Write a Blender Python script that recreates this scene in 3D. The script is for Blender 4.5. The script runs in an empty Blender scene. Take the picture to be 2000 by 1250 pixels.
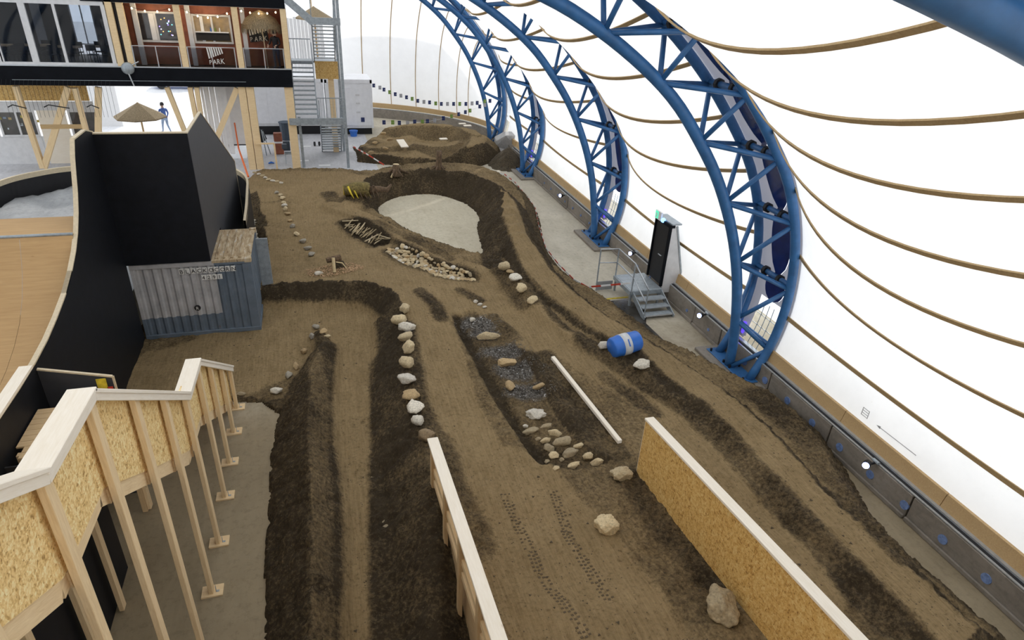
import bpy, math, random
import numpy as np
from mathutils import Vector, Matrix
random.seed(7); rng = np.random.default_rng(7)
SC = bpy.context.scene; COL = SC.collection
PI = math.pi

# ------------------------------------------------------------------ camera
CAMH = 9.6; F = 1253.148
R = np.array([[.9584, .09, -.2709], [-.2808, .468, -.8379], [.0514, .8791, .4738]])
Yc = R[1] / np.linalg.norm(R[1]); Zc = R[2] - Yc * (R[2] @ Yc); Zc /= np.linalg.norm(Zc); R = np.array([np.cross(Yc, Zc), Yc, Zc])
cam = bpy.data.objects.new('camera', bpy.data.cameras.new('camera')); COL.objects.link(cam)
cam.data.sensor_width = 36; cam.data.lens = F / 2000 * 36; cam.data.clip_start = .05; cam.data.clip_end = 400
m = Matrix([list(R[0]) + [0], list(R[1]) + [0], list(R[2]) + [CAMH], [0, 0, 0, 1]])
cam.matrix_world = m
SC.camera = cam

def ray(x, y): return R @ np.array([x - 1000, 625 - y, -F]) / F
def pz(x, y, z=0.):                                    # measured point of the photograph at height z
    r = ray(x, y); return np.array([0, 0, CAMH]) + r * ((z - CAMH) / r[2])
def pY(x, y, Y): r = ray(x, y); return np.array([0, 0, CAMH]) + r * Y / r[1]
def pX(x, y, X): r = ray(x, y); return np.array([0, 0, CAMH]) + r * X / r[0]

# ------------------------------------------------------------------ sky, sun, exposure
W = bpy.data.worlds.new('sky'); SC.world = W; W.use_nodes = True
W.node_tree.nodes['Background'].inputs[0].default_value = (.93, .965, 1, 1)
W.node_tree.nodes['Background'].inputs[1].default_value = 1.78
sun = bpy.data.objects.new('sun', bpy.data.lights.new('sun', 'SUN')); COL.objects.link(sun)
sun.data.energy = 1.6; sun.data.angle = .02; sun.data.color = (1, .95, .88)
sun.rotation_euler = (math.radians(-48), math.radians(22), 0)
vs = SC.view_settings; vs.view_transform = 'Standard'; vs.look = 'None'; vs.exposure = 0; vs.gamma = 1
SC.cycles.max_bounces = 8; SC.cycles.diffuse_bounces = 5; SC.cycles.transmission_bounces = 6; SC.cycles.transparent_max_bounces = 8

# ------------------------------------------------------------------ materials
def nodes(name):
    M = bpy.data.materials.new(name); M.use_nodes = True; nt = M.node_tree
    return M, nt, nt.nodes['Principled BSDF']
def N(nt, t, **kw):
    n = nt.nodes.new(t)
    for k, v in kw.items():
        if k in n.inputs: n.inputs[k].default_value = v
        else: setattr(n, k, v)
    return n
def ramp(nt, fac, stops):
    r = nt.nodes.new('ShaderNodeValToRGB'); e = r.color_ramp.elements
    while len(e) < len(stops): e.new(.5)
    for el, (p, c) in zip(e, stops): el.position = p; el.color = (*c, 1)
    nt.links.new(fac, r.inputs[0]); return r.outputs[0]
def coord(nt, scale=(1, 1, 1), rot=(0, 0, 0)):
    t = nt.nodes.new('ShaderNodeTexCoord'); mp = nt.nodes.new('ShaderNodeMapping')
    mp.inputs['Scale'].default_value = scale; mp.inputs['Rotation'].default_value = rot
    nt.links.new(t.outputs['Object'], mp.inputs[0]); return mp.outputs[0]
def bump(nt, b, h, s=.3, d=.02):
    n = nt.nodes.new('ShaderNodeBump'); n.inputs['Strength'].default_value = s; n.inputs['Distance'].default_value = d
    nt.links.new(h, n.inputs['Height']); nt.links.new(n.outputs[0], b.inputs['Normal'])
def noise(nt, v, sc, det=4, rough=.6, dist=0.):
    n = N(nt, 'ShaderNodeTexNoise', Scale=sc, Detail=det, Roughness=rough, Distortion=dist)
    nt.links.new(v, n.inputs['Vector']); return n.outputs[0]
def mix(nt, f, a, b, mode='MIX'):
    n = nt.nodes.new('ShaderNodeMix'); n.data_type = 'RGBA'; n.blend_type = mode
    for s, v in ((n.inputs[0], f), (n.inputs[6], a), (n.inputs[7], b)):
        if isinstance(v, bpy.types.NodeSocket): nt.links.new(v, s)
        else: s.default_value = v if isinstance(v, (int, float)) else (*v, 1)
    return n.outputs[2]
def flat(name, c, rough=.6, var=.12, sc=6, bs=.0, metal=0., scale=(1, 1, 1)):
    M, nt, b = nodes(name); v = coord(nt, scale); n = noise(nt, v, sc)
    lo = tuple(x * (1 - var) for x in c); hi = tuple(min(1, x * (1 + var)) for x in c)
    nt.links.new(ramp(nt, n, [(.3, lo), (.7, hi)]), b.inputs['Base Color'])
    b.inputs['Roughness'].default_value = rough; b.inputs['Metallic'].default_value = metal
    if bs: bump(nt, b, n, bs)
    return M
def wood(name, lo, hi, sc=1.):
    M, nt, b = nodes(name); v = coord(nt, (1.2 * sc, 14 * sc, 14 * sc))
    n = noise(nt, v, 3, 4, .6, .8); n2 = noise(nt, coord(nt, (.5, 1, 1)), 2.2, 2)
    c = ramp(nt, n, [(.25, lo), (.5, tuple((a + b_) / 2 for a, b_ in zip(lo, hi))), (.75, hi)])
    k = N(nt, 'ShaderNodeTexVoronoi', Scale=1.6); nt.links.new(coord(nt, (1, 3, 3)), k.inputs['Vector'])
    kn = ramp(nt, k.outputs[0], [(.0, (.45, .3, .2)), (.07, (1, 1, 1))])
    nt.links.new(mix(nt, .5, mix(nt, .35, c, ramp(nt, n2, [(.3, lo), (.7, hi)])), mix(nt, 1., c, kn, 'MULTIPLY')), b.inputs['Base Color'])
    b.inputs['Roughness'].default_value = .7; bump(nt, b, n, .15, .004); return M
def osb(name, tint=(1, 1, 1)):
    M, nt, b = nodes(name)
    co = coord(nt); wn = N(nt, 'ShaderNodeTexNoise', Scale=5, Detail=2); nt.links.new(co, wn.inputs['Vector'])
    outs = []
    for i, (s, r) in enumerate((((14, 54, 54), (.7, .4, .5)), ((54, 14, 34), (.3, .9, -.4)), ((42, 32, 16), (-.5, .2, .9)))):
        mp = nt.nodes.new('ShaderNodeMapping'); mp.inputs['Scale'].default_value = s; mp.inputs['Rotation'].default_value = r
        ad = mix(nt, .06, (0, 0, 0), wn.outputs['Color']); va = N(nt, 'ShaderNodeVectorMath', operation='ADD')
        nt.links.new(co, va.inputs[0]); nt.links.new(ad, va.inputs[1]); nt.links.new(va.outputs[0], mp.inputs[0])
        vo = N(nt, 'ShaderNodeTexVoronoi', Scale=1.); nt.links.new(mp.outputs[0], vo.inputs['Vector'])
        sp = nt.nodes.new('ShaderNodeSeparateColor'); nt.links.new(vo.outputs['Color'], sp.inputs[0]); outs.append(sp.outputs[i])
    m1 = mix(nt, .45, outs[0], outs[1]); m2 = mix(nt, .35, m1, outs[2]); bw = N(nt, 'ShaderNodeRGBToBW'); nt.links.new(m2, bw.inputs[0])
    T = lambda *c: tuple(a * t for a, t in zip(c, tint))
    nt.links.new(ramp(nt, bw.outputs[0], [(.12, T(.40, .23, .07)), (.3, T(.76, .50, .19)), (.55, T(.92, .67, .30)), (.85, T(1., .86, .50))]), b.inputs['Base Color'])
    b.inputs['Roughness'].default_value = .65; bump(nt, b, bw.outputs[0], .2, .004); return M
def glow(name, c, s):
    M, nt, b = nodes(name); b.inputs['Base Color'].default_value = (*c, 1)
    b.inputs['Emission Color'].default_value = (*c, 1); b.inputs['Emission Strength'].default_value = s; return M
def glass(name, tint=(.8, .85, .9), op=.15):
    M = bpy.data.materials.new(name); M.use_nodes = True; nt = M.node_tree; nt.nodes.clear()
    o = N(nt, 'ShaderNodeOutputMaterial'); t = N(nt, 'ShaderNodeBsdfTransparent'); g = N(nt, 'ShaderNodeBsdfGlossy', Roughness=.04)
    t.inputs[0].default_value = (*tint, 1); mx = N(nt, 'ShaderNodeMixShader'); mx.inputs[0].default_value = op
    nt.links.new(t.outputs[0], mx.inputs[1]); nt.links.new(g.outputs[0], mx.inputs[2]); nt.links.new(mx.outputs[0], o.inputs[0]); return M
def fabric(name, c, ct, trans):                         # translucent membrane
    M = bpy.data.materials.new(name); M.use_nodes = True; nt = M.node_tree; nt.nodes.clear()
    o = N(nt, 'ShaderNodeOutputMaterial'); d = N(nt, 'ShaderNodeBsdfDiffuse'); t = N(nt, 'ShaderNodeBsdfTranslucent')
    co = coord(nt); n = noise(nt, co, 1.1, 5, .7); st = noise(nt, co, 9, 3, .7)
    c1 = ramp(nt, n, [(.3, tuple(x * .95 for x in c)), (.62, c)])
    c2 = ramp(nt, st, [(.27, (.93, .92, .9)), (.33, (1, 1, 1))])
    cc = mix(nt, 1., c1, c2, 'MULTIPLY'); nt.links.new(cc, d.inputs[0])
    nt.links.new(mix(nt, 1., cc, ct, 'MULTIPLY'), t.inputs[0])
    mx = N(nt, 'ShaderNodeMixShader'); mx.inputs[0].default_value = trans
    nt.links.new(d.outputs[0], mx.inputs[1]); nt.links.new(t.outputs[0], mx.inputs[2]); nt.links.new(mx.outputs[0], o.inputs[0]); return M

M_mem = fabric('membrane', (.93, .93, .93), (1, 1, 1), .55)
M_memg = fabric('membrane_grey', (.5, .5, .53), (.55, .55, .6), .4)
M_blue = flat('blue_paint', (.036, .14, .34), .4, .22, 3)
M_foil = flat('blue_foil', (.012, .03, .16), .25, .3, 2)
M_strap = wood('batten_wood', (.36, .24, .11), (.52, .38, .2))
M_sill = wood('sill_wood', (.42, .27, .12), (.58, .41, .21))
M_pine = wood('pine', (.70, .50, .27), (.90, .71, .44))
M_pale = wood('pale_pine', (.82, .73, .59), (.93, .86, .75))
M_studs = wood('stud_pine', (.50, .34, .17), (.68, .49, .28))
M_osb = osb('osb'); M_osbd = osb('osb_amber', (.78, .68, .50))
M_black = flat('black_ply', (.008, .009, .012), .55, .25, 4, .05); M_black.node_tree.nodes['Principled BSDF'].inputs['Specular IOR Level'].default_value = .2
M_blk2 = flat('black_ply_lit', (.035, .037, .044), .55, .15, 4, .05)  # lighter copy of the black ply, wing sheen put into the colour
M_edge = flat('ply_edge', (.62, .52, .36), .6, .1, 20)
M_ramp = wood('ramp_ply', (.43, .26, .11), (.56, .36, .165), .4)
M_steel = flat('galvanised_steel', (.34, .38, .41), .45, .2, 9, 0, .35)
M_rail = flat('bright_rail', (.52, .55, .58), .3, .1, 9, 0, .5)
M_white = flat('white_paint', (.86, .87, .9), .5, .05, 4)
M_wfr = flat('white_frame', (.68, .68, .69), .5, .08, 4)
M_fascia = flat('fascia_black', (.006, .007, .010), .7, .2, 2); M_fascia.node_tree.nodes['Principled BSDF'].inputs['Specular IOR Level'].default_value = .1
M_brown = flat('red_brown_board', (.27, .085, .045), .6, .25, 3)
M_dark = flat('dark_interior', (.02, .018, .018), .7, .3, 3)
M_thatch = flat('thatch', (.26, .2, .12), .95, .5, 30, .5, 0, (1, 1, .25))
M_bark = flat('bark', (.13, .085, .05), .95, .55, 14, .7, 0, (1, 1, .4))
M_cut = flat('cut_wood', (.66, .52, .3), .8, .15, 8)
M_stick = flat('stick', (.4, .31, .18), .9, .3, 8)
M_rubber = flat('black_rubber', (.01, .01, .012), .6)
M_glass = glass('glass', (.9, .93, .95), .06); M_gdark = glass('tinted_glass', (.6, .62, .66), .025)
M_red = flat('red_plastic', (.55, .05, .025), .5); M_wpl = flat('white_plastic', (.8, .8, .8), .4, .03)
M_orange = flat('orange_netting', (.75, .16, .04), .6)
M_navy = flat('navy_flag', (.02, .035, .13), .7); M_green = flat('green_flag', (.2, .33, .06), .7); M_greyf = flat('grey_flag', (.4, .4, .42), .7)
M_letter = flat('pale_lettering', (.7, .69, .65), .7, .1, 6)
M_bulb = glow('bulb', (1, .78, .45), 6.); M_spot = glow('spot_lens', (.35, .45, 1), 14.)
M_exit = glow('exit_green', (.1, .75, .45), .8); M_violet = glow('violet_tube', (.1, .05, 1.), 1.6)
M_barrel = flat('barrel_blue', (.03, .16, .60), .35, .15, 3); M_band = flat('barrel_band', (.62, .63, .64), .5, .1, 8)
M_yellow = flat('yellow_paint', (.6, .45, .03), .6, .4, 8)
M_skin = flat('skin', (.5, .32, .24), .6)

def concrete(name, lo, mid, hi, wet=False):
    M, nt, b = nodes(name); co = coord(nt)
    n1 = noise(nt, co, .6, 6, .65, .5); n2 = noise(nt, co, 7, 5, .7); n3 = noise(nt, coord(nt, (1, .25, 1), (0, 0, .3)), 3, 4, .7, 1.)
    c = mix(nt, .35, ramp(nt, n1, [(.3, lo), (.5, mid), (.7, hi)]), ramp(nt, n3, [(.35, lo), (.65, hi)]))
    c = mix(nt, 1., c, ramp(nt, n2, [(.25, (.72, .72, .7)), (.5, (1, 1, 1))]), 'MULTIPLY')
    if wet:                                             # trodden-in earth near the start ramp, tone deepened for shade under the stairs
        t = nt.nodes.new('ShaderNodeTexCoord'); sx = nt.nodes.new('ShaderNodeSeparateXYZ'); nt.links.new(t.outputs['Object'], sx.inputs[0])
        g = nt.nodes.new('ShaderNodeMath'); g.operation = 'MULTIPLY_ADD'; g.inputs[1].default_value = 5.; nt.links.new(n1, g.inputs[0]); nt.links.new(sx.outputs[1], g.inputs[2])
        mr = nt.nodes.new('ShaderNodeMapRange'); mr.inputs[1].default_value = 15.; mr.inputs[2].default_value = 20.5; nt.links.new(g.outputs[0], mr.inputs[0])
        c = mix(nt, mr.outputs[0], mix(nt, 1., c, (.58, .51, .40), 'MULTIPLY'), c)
    nt.links.new(c, b.inputs['Base Color']); b.inputs['Roughness'].default_value = .75
    bump(nt, b, n2, .2, .01); return M
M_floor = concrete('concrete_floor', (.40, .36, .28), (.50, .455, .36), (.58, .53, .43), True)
M_oval = concrete('dusty_concrete', (.44, .385, .28), (.53, .475, .35), (.60, .55, .43))
M_hallfl = concrete('pale_floor', (.42, .42, .44), (.52, .52, .54), (.62, .62, .64))
M_plinth = concrete('old_concrete', (.15, .13, .105), (.24, .21, .175), (.34, .30, .255))
M_block = concrete('grey_block', (.34, .33, .32), (.44, .43, .42), (.54, .53, .52))
M_tarp = concrete('grey_tarp', (.24, .25, .26), (.31, .32, .33), (.38, .39, .4))

def dirtmat():
    M, nt, b = nodes('dirt'); co = coord(nt)
    a = nt.nodes.new('ShaderNodeVertexColor'); a.layer_name = 'mask'
    sp = nt.nodes.new('ShaderNodeSeparateColor'); nt.links.new(a.outputs[0], sp.inputs[0])
    n1 = noise(nt, co, 1.2, 5, .65); n2 = noise(nt, co, 13, 6, .75); n3 = noise(nt, co, 45, 3, .7)
    n4 = noise(nt, coord(nt, (8, .5, 2), (0, 0, .1)), 3, 6, .75, .5)
    packed = mix(nt, .45, ramp(nt, n1, [(.3, (.20, .138, .066)), (.7, (.31, .222, .115))]), ramp(nt, n4, [(.32, (.14, .095, .045)), (.68, (.37, .272, .148))]))
    packed = mix(nt, 1., packed, ramp(nt, n2, [(.3, (.58, .56, .53)), (.45, (.98, .98, .98)), (.65, (1.15, 1.15, 1.15))]), 'MULTIPLY')
    loose = mix(nt, .55, ramp(nt, n2, [(.32, (.018, .013, .008)), (.58, (.062, .046, .027)), (.78, (.17, .13, .085))]), ramp(nt, n1, [(.3, (.028, .02, .012)), (.7, (.075, .055, .032))]))
    sw = ramp(nt, n2, [(.3, (.0, .0, .0)), (.7, (1., 1., 1.))])
    f = nt.nodes.new('ShaderNodeMath'); f.operation = 'MULTIPLY_ADD'; f.inputs[1].default_value = .5
    nt.links.new(sw, f.inputs[0]); nt.links.new(sp.outputs[0], f.inputs[2])
    g = nt.nodes.new('ShaderNodeMapRange'); g.inputs[1].default_value = .35; g.inputs[2].default_value = 1.05; nt.links.new(f.outputs[0], g.inputs[0])
    c = mix(nt, g.outputs[0], loose, packed)
    # chippings
    vo = N(nt, 'ShaderNodeTexVoronoi', Scale=26.); nt.links.new(co, vo.inputs['Vector'])
    s2 = nt.nodes.new('ShaderNodeSeparateColor'); nt.links.new(vo.outputs['Color'], s2.inputs[0])
    grav = ramp(nt, s2.outputs[0], [(0., (.035, .03, .026)), (.6, (.10, .09, .078)), (.95, (.22, .205, .185)), (1., (.5, .5, .5))])
    g2 = nt.nodes.new('ShaderNodeMath'); g2.operation = 'MULTIPLY'; nt.links.new(sp.outputs[1], g2.inputs[0]); nt.links.new(ramp(nt, n2, [(.3, (.3, .3, .3)), (.5, (1, 1, 1))]), g2.inputs[1])
    c = mix(nt, g2.outputs[0], c, grav)
    # bits of gravel anywhere
    s3 = ramp(nt, s2.outputs[1], [(.972, (0, 0, 0)), (.985, (1, 1, 1))]); d3 = ramp(nt, vo.outputs[0], [(.12, (1, 1, 1)), (.2, (0, 0, 0))])
    c = mix(nt, mix(nt, 1., s3, d3, 'MULTIPLY'), c, (.26, .22, .17))
    nt.links.new(c, b.inputs['Base Color']); b.inputs['Roughness'].default_value = .95; b.inputs['Specular IOR Level'].default_value = .15
    h = mix(nt, .5, n2, n3); bump(nt, b, h, .8, .045); return M
M_dirt = dirtmat()
M_heap = flat('dark_soil', (.06, .044, .024), .95, .6, 14, .8)

def rockmat(name, c):
    M, nt, b = nodes(name); co = coord(nt); n = noise(nt, co, 7, 6, .7); n2 = noise(nt, co, 22, 4, .7)
    oi = nt.nodes.new('ShaderNodeObjectInfo')
    lo = tuple(x * .55 for x in c); hi = tuple(min(1, x * 1.25) for x in c)
    cc = ramp(nt, n, [(.3, lo), (.5, c), (.68, hi)])
    cc = mix(nt, .5, cc, mix(nt, 1., cc, ramp(nt, oi.outputs['Random'], [(0, (.65, .62, .58)), (1, (1.2, 1.15, 1.05))]), 'MULTIPLY'))
    nt.links.new(cc, b.inputs['Base Color']); b.inputs['Roughness'].default_value = .85; bump(nt, b, n2, .5, .015); return M
RK = dict(pale=rockmat('pale_rock', (.60, .49, .31)), white=rockmat('white_rock', (.68, .64, .56)), tan=rockmat('tan_rock', (.48, .35, .19)),
          grey=rockmat('grey_rock', (.36, .33, .275)), brown=rockmat('brown_rock', (.30, .22, .13)), dull=rockmat('dull_stone', (.38, .31, .20)))

def containermat():
    M, nt, b = nodes('container_steel'); co = coord(nt)
    sx = nt.nodes.new('ShaderNodeSeparateXYZ'); nt.links.new(co, sx.inputs[0])
    n = noise(nt, co, 3, 4); r = noise(nt, coord(nt, (5, 5, .5)), 3, 5, .7)
    def step(o, v, greater):
        k = nt.nodes.new('ShaderNodeMath'); k.operation = 'GREATER_THAN' if greater else 'LESS_THAN'; k.inputs[1].default_value = v
        nt.links.new(o, k.inputs[0]); return k.outputs[0]
    a = nt.nodes.new('ShaderNodeMath'); a.operation = 'MULTIPLY'
    nt.links.new(step(sx.outputs[0], .57, False), a.inputs[0]); nt.links.new(step(sx.outputs[2], .68, True), a.inputs[1])
    blue = ramp(nt, n, [(.3, (.10, .13, .165)), (.7, (.15, .185, .23))]); grey = ramp(nt, n, [(.3, (.34, .335, .34)), (.7, (.50, .49, .49))])
    c = mix(nt, a.outputs[0], blue, grey)
    c = mix(nt, ramp(nt, r, [(.66, (0, 0, 0)), (.72, (1, 1, 1))]), c, (.14, .065, .02))
    nt.links.new(c, b.inputs['Base Color']); b.inputs['Roughness'].default_value = .5; return M
M_cont = containermat()
def rooftop():
    M, nt, b = nodes('rusty_roof'); n = noise(nt, coord(nt, (5, 1, 1)), 2.2, 5, .7, .6)
    nt.links.new(ramp(nt, n, [(.3, (.1, .05, .02)), (.42, (.34, .24, .13)), (.6, (.5, .40, .26)), (.7, (.5, .52, .55))]), b.inputs['Base Color']); b.inputs['Roughness'].default_value = .8; return M
M_croof = rooftop()

# ------------------------------------------------------------------ geometry helpers
class MB:
    def __init__(s): s.v = []; s.f = []; s.uv = None
    def add(s, v, f):
        o = len(s.v); s.v += [tuple(map(float, p)) for p in v]; s.f += [tuple(i + o for i in q) for q in f]; return s
    def box(s, a, b):
        (x0, y0, z0), (x1, y1, z1) = a, b
        return s.add([(x0, y0, z0), (x1, y0, z0), (x1, y1, z0), (x0, y1, z0), (x0, y0, z1), (x1, y0, z1), (x1, y1, z1), (x0, y1, z1)],
                     [(0, 3, 2, 1), (4, 5, 6, 7), (0, 1, 5, 4), (1, 2, 6, 5), (2, 3, 7, 6), (3, 0, 4, 7)])
    def beam(s, p, q, w, h, up=(0, 0, 1)):
        p = np.array(p, float); q = np.array(q, float); d = q - p; d /= np.linalg.norm(d); up = np.array(up, float)
        if abs(d @ up) > .98: up = np.array([0, 1., 0])
        u = np.cross(d, up); u /= np.linalg.norm(u); v = np.cross(u, d); u *= w / 2; v *= h / 2
        return s.add([p - u - v, p + u - v, p + u + v, p - u + v, q - u - v, q + u - v, q + u + v, q - u + v],
                     [(0, 1, 2, 3), (7, 6, 5, 4), (1, 0, 4, 5), (2, 1, 5, 6), (3, 2, 6, 7), (0, 3, 7, 4)])
    def tube(s, pts, r, n=10, cap=True):
        pts = [np.array(p, float) for p in pts]; k = len(pts); rr = r if hasattr(r, '__len__') else [r] * k
        V = []; Fc = []
        up = np.array([0, 1., 0]) if abs((pts[-1] - pts[0])[1]) < .9 * np.linalg.norm(pts[-1] - pts[0]) else np.array([0, 0, 1.])
        for i in range(k):
            d = pts[min(i + 1, k - 1)] - pts[max(i - 1, 0)]; d /= np.linalg.norm(d) + 1e-9
            u = np.cross(d, up); u /= np.linalg.norm(u) + 1e-9; w = np.cross(d, u)
            V += [pts[i] + rr[i] * (u * math.cos(2 * PI * j / n) + w * math.sin(2 * PI * j / n)) for j in range(n)]
        for i in range(k - 1):
            for j in range(n): Fc.append((i * n + j, i * n + (j + 1) % n, (i + 1) * n + (j + 1) % n, (i + 1) * n + j))
        if cap: Fc += [tuple(range(n))[::-1], tuple(range((k - 1) * n, k * n))]
        return s.add(V, Fc)
    def prism(s, poly, off):                            # polygon of 3D points extruded by vector off
        n = len(poly); P = [np.array(p, float) for p in poly]; o = np.array(off, float)
        return s.add(P + [p + o for p in P], [tuple(range(n))[::-1], tuple(range(n, 2 * n))] + [(i, (i + 1) % n, n + (i + 1) % n, n + i) for i in range(n)])
    def grid(s, G):
        h, w = len(G), len(G[0]); return s.add([p for r in G for p in r], [(i * w + j, i * w + j + 1, (i + 1) * w + j + 1, (i + 1) * w + j) for i in range(h - 1) for j in range(w - 1)])
def mk(name, mb, mat, parent=None, loc=None, rot=None, smooth=False, bevel=0):
    me = bpy.data.meshes.new(name); me.from_pydata(mb.v, [], mb.f); me.materials.append(mat)
    me.validate(); me.update()
    if smooth: me.polygons.foreach_set('use_smooth', [True] * len(me.polygons))
    o = bpy.data.objects.new(name, me); COL.objects.link(o)
    if parent: o.parent = parent
    if loc is not None: o.location = loc
    if rot is not None: o.rotation_euler = rot
    if bevel:
        b = o.modifiers.new('b', 'BEVEL'); b.width = bevel; b.segments = 1; b.limit_method = 'ANGLE'
    return o
def tag(o, label=None, cat=None, group=None, kind=None):
    if label: o['label'] = label
    if cat: o['category'] = cat
    if group: o['group'] = group
    if kind: o['kind'] = kind
    return o
def thing(name, label, cat, loc=(0, 0, 0), group=None, kind=None):
    o = bpy.data.objects.new(name, None); COL.objects.link(o); o.location = loc; o.empty_display_size = .1
    return tag(o, label, cat, group, kind)
def wmk(name, mb, mat, parent, smooth=False, bevel=0):       # world-space mesh under a parent empty that stands at parent.location
    L = parent.location
    mb.v = [(x - L.x, y - L.y, z - L.z) for x, y, z in mb.v]
    return mk(name, mb, mat, parent, smooth=smooth, bevel=bevel)
def bar(name, p, q, w, h, mat, parent=None, up=(0, 0, 1), bevel=0, roll=None):  # board with its own axes, X along its length
    p = Vector(p); q = Vector(q); d = (q - p); L = d.length; d.normalize(); U = Vector(up)
    if abs(d.dot(U)) > .98: U = Vector((0, 1, 0))
    y = U.cross(d).normalized(); z = d.cross(y)
    mb = MB().box((0, -w / 2, -h / 2), (L, w / 2, h / 2)); o = mk(name, mb, mat, None, bevel=bevel)
    Mx = Matrix(((d.x, y.x, z.x, p.x), (d.y, y.y, z.y, p.y), (d.z, y.z, z.z, p.z), (0, 0, 0, 1)))
    if parent: o.parent = parent; o.matrix_local = Matrix.Translation(parent.location).inverted() @ Mx
    else: o.matrix_world = Mx
    return o
GLYPH = {}
for ch_ in 'BLACKORN4291P':
    cu = bpy.data.curves.new('glyph', 'FONT'); cu.body = ch_; cu.size = 1; cu.extrude = .02; cu.resolution_u = 2
    t_ = bpy.data.objects.new('t', cu); COL.objects.link(t_); GLYPH[ch_] = bpy.data.meshes.new_from_object(t_.evaluated_get(bpy.context.evaluated_depsgraph_get())); bpy.data.objects.remove(t_)
def text(name, s, size, mat, parent, loc, rot, depth=.004, sx=1.):
    me = GLYPH[s].copy(); me.materials.clear(); me.materials.append(mat)
    o = bpy.data.objects.new(name, me); COL.objects.link(o); o.parent = parent; o.location = Vector(loc) - parent.location; o.rotation_euler = rot; o.scale = (size * sx, size, size); return o

# smooth value noise
def vnoise(x, y, sc, seed=0):
    r = np.random.default_rng(seed); T = r.random((128, 128)); x = x * sc + 64.3; y = y * sc + 64.7
    xi = np.floor(x).astype(int); yi = np.floor(y).astype(int); fx = x - xi; fy = y - yi; fx = fx * fx * (3 - 2 * fx); fy = fy * fy * (3 - 2 * fy)
    g = lambda i, j: T[(xi + i) % 128, (yi + j) % 128]
    return (g(0, 0) * (1 - fx) + g(1, 0) * fx) * (1 - fy) + (g(0, 1) * (1 - fx) + g(1, 1) * fx) * fy - .5
def fbm(x, y, sc, o=4, seed=0, g=.55):
    s = 0; a = 1
    for i in range(o): s = s + a * vnoise(x, y, sc * 2.03 ** i, seed + i * 17); a *= g
    return s
def segdist(X, Y, A, B):
    d = B - A; L = d @ d + 1e-9; t = np.clip(((X - A[0]) * d[0] + (Y - A[1]) * d[1]) / L, 0, 1)
    return np.hypot(X - A[0] - t * d[0], Y - A[1] - t * d[1]), t
def linedist(X, Y, pts, closed=False):                  # distance and interpolated third coordinate
    P = [np.array(p, float) for p in pts]
    if closed: P = P + [P[0]]
    D = np.full(X.shape, 1e9); Z = np.zeros(X.shape)
    for a, b in zip(P[:-1], P[1:]):
        d, t = segdist(X, Y, a[:2], b[:2]); k = d < D; D[k] = d[k]; zz = a[2] + t * (b[2] - a[2]); Z[k] = zz[k]
    return D, Z
def inside(X, Y, poly):
    c = np.zeros(X.shape, bool); n = len(poly)
    for i in range(n):
        x0, y0 = poly[i][:2]; x1, y1 = poly[(i + 1) % n][:2]
        if y0 == y1: continue
        k = ((y0 > Y) != (y1 > Y)) & (X < (x1 - x0) * (Y - y0) / (y1 - y0) + x0); c ^= k
    return c
def smooth(e0, e1, x): t = np.clip((x - e0) / (e1 - e0), 0, 1); return t * t * (3 - 2 * t)
def PZ(l, z=None): return [tuple(pz(p[0], p[1], p[2] if z is None else z)) for p in l]

# ------------------------------------------------------------------ floor and dirt track
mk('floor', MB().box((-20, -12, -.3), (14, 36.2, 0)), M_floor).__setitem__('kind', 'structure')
mk('floor', MB().box((-20, 33.6, -.3), (3.2, 50, .004)), M_hallfl).__setitem__('kind', 'structure')
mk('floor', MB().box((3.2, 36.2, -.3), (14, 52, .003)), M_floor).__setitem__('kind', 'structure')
OUT = [(480, 333), (575, 331), (683, 333), (712, 339), (760, 330), (860, 328), (935, 334), (1000, 356), (1040, 392), (1056, 430), (1063, 482), (1090, 522), (1140, 566),
       (1190, 590), (1262, 642), (1302, 672), (1385, 712), (1440, 742), (1490, 765), (1545, 800), (1605, 850), (1660, 930), (1700, 1000), (1790, 1100), (1900, 1195), (1985, 1262), (2050, 1330),
       (1500, 1700), (500, 1700), (515, 1250), (518, 1000), (528, 880), (546, 787), (400, 787), (215, 790), (252, 650), (340, 600), (430, 570), (508, 545), (500, 440), (486, 415)]
def chaikin(P, n=2):
    for _ in range(n):
        Q = []
        for a, b in zip(P, P[1:] + P[:1]): a, b = np.array(a), np.array(b); Q += [tuple(a * .75 + b * .25), tuple(a * .25 + b * .75)]
        P = Q
    return P
OUTW = chaikin([tuple(pz(*p)) for p in OUT], 1)
OVAL = [(738, 412), (742, 402), (769, 387), (810, 380), (851, 380), (892, 391), (919, 404), (935, 423), (931, 442), (934, 464), (942, 494), (947, 512), (905, 502), (851, 483), (783, 445), (747, 426)]
OVALW = chaikin([tuple(pz(*p)) for p in OVAL])
BASE = [(500, 345, .12), (580, 345, .15), (683, 350, .25), (560, 420, .2), (620, 470, .3), (520, 520, .3), (600, 545, .45), (700, 545, .6), (760, 520, .5), (640, 400, .35), (700, 440, .45), (850, 560, .6), (830, 620, .6),
        (870, 700, .62), (900, 800, .6), (940, 900, .55), (1000, 1000, .5), (1080, 1100, .55), (1150, 1250, .85), (1000, 1250, .8), (1300, 1200, .75), (1250, 1050, .55), (1400, 1130, .7), (1500, 1250, .9), (1330, 1030, .58), (1450, 1190, .8), (980, 560, .5), (1020, 620, .5), (1080, 700, .45), (1140, 800, .42),
        (1190, 900, .4), (1150, 660, .5), (1250, 760, .45), (1350, 850, .4), (1450, 1000, .35), (1600, 1200, .35), (1100, 560, .5), (1200, 630, .5), (1300, 720, .5), (1420, 800, .5), (1550, 950, .5), (1750, 1150, .5), (990, 430, .6), (900, 345, .6), (940, 540, .5)]
BW = [(*pz(*p)[:2], p[2]) for p in BASE]
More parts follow.
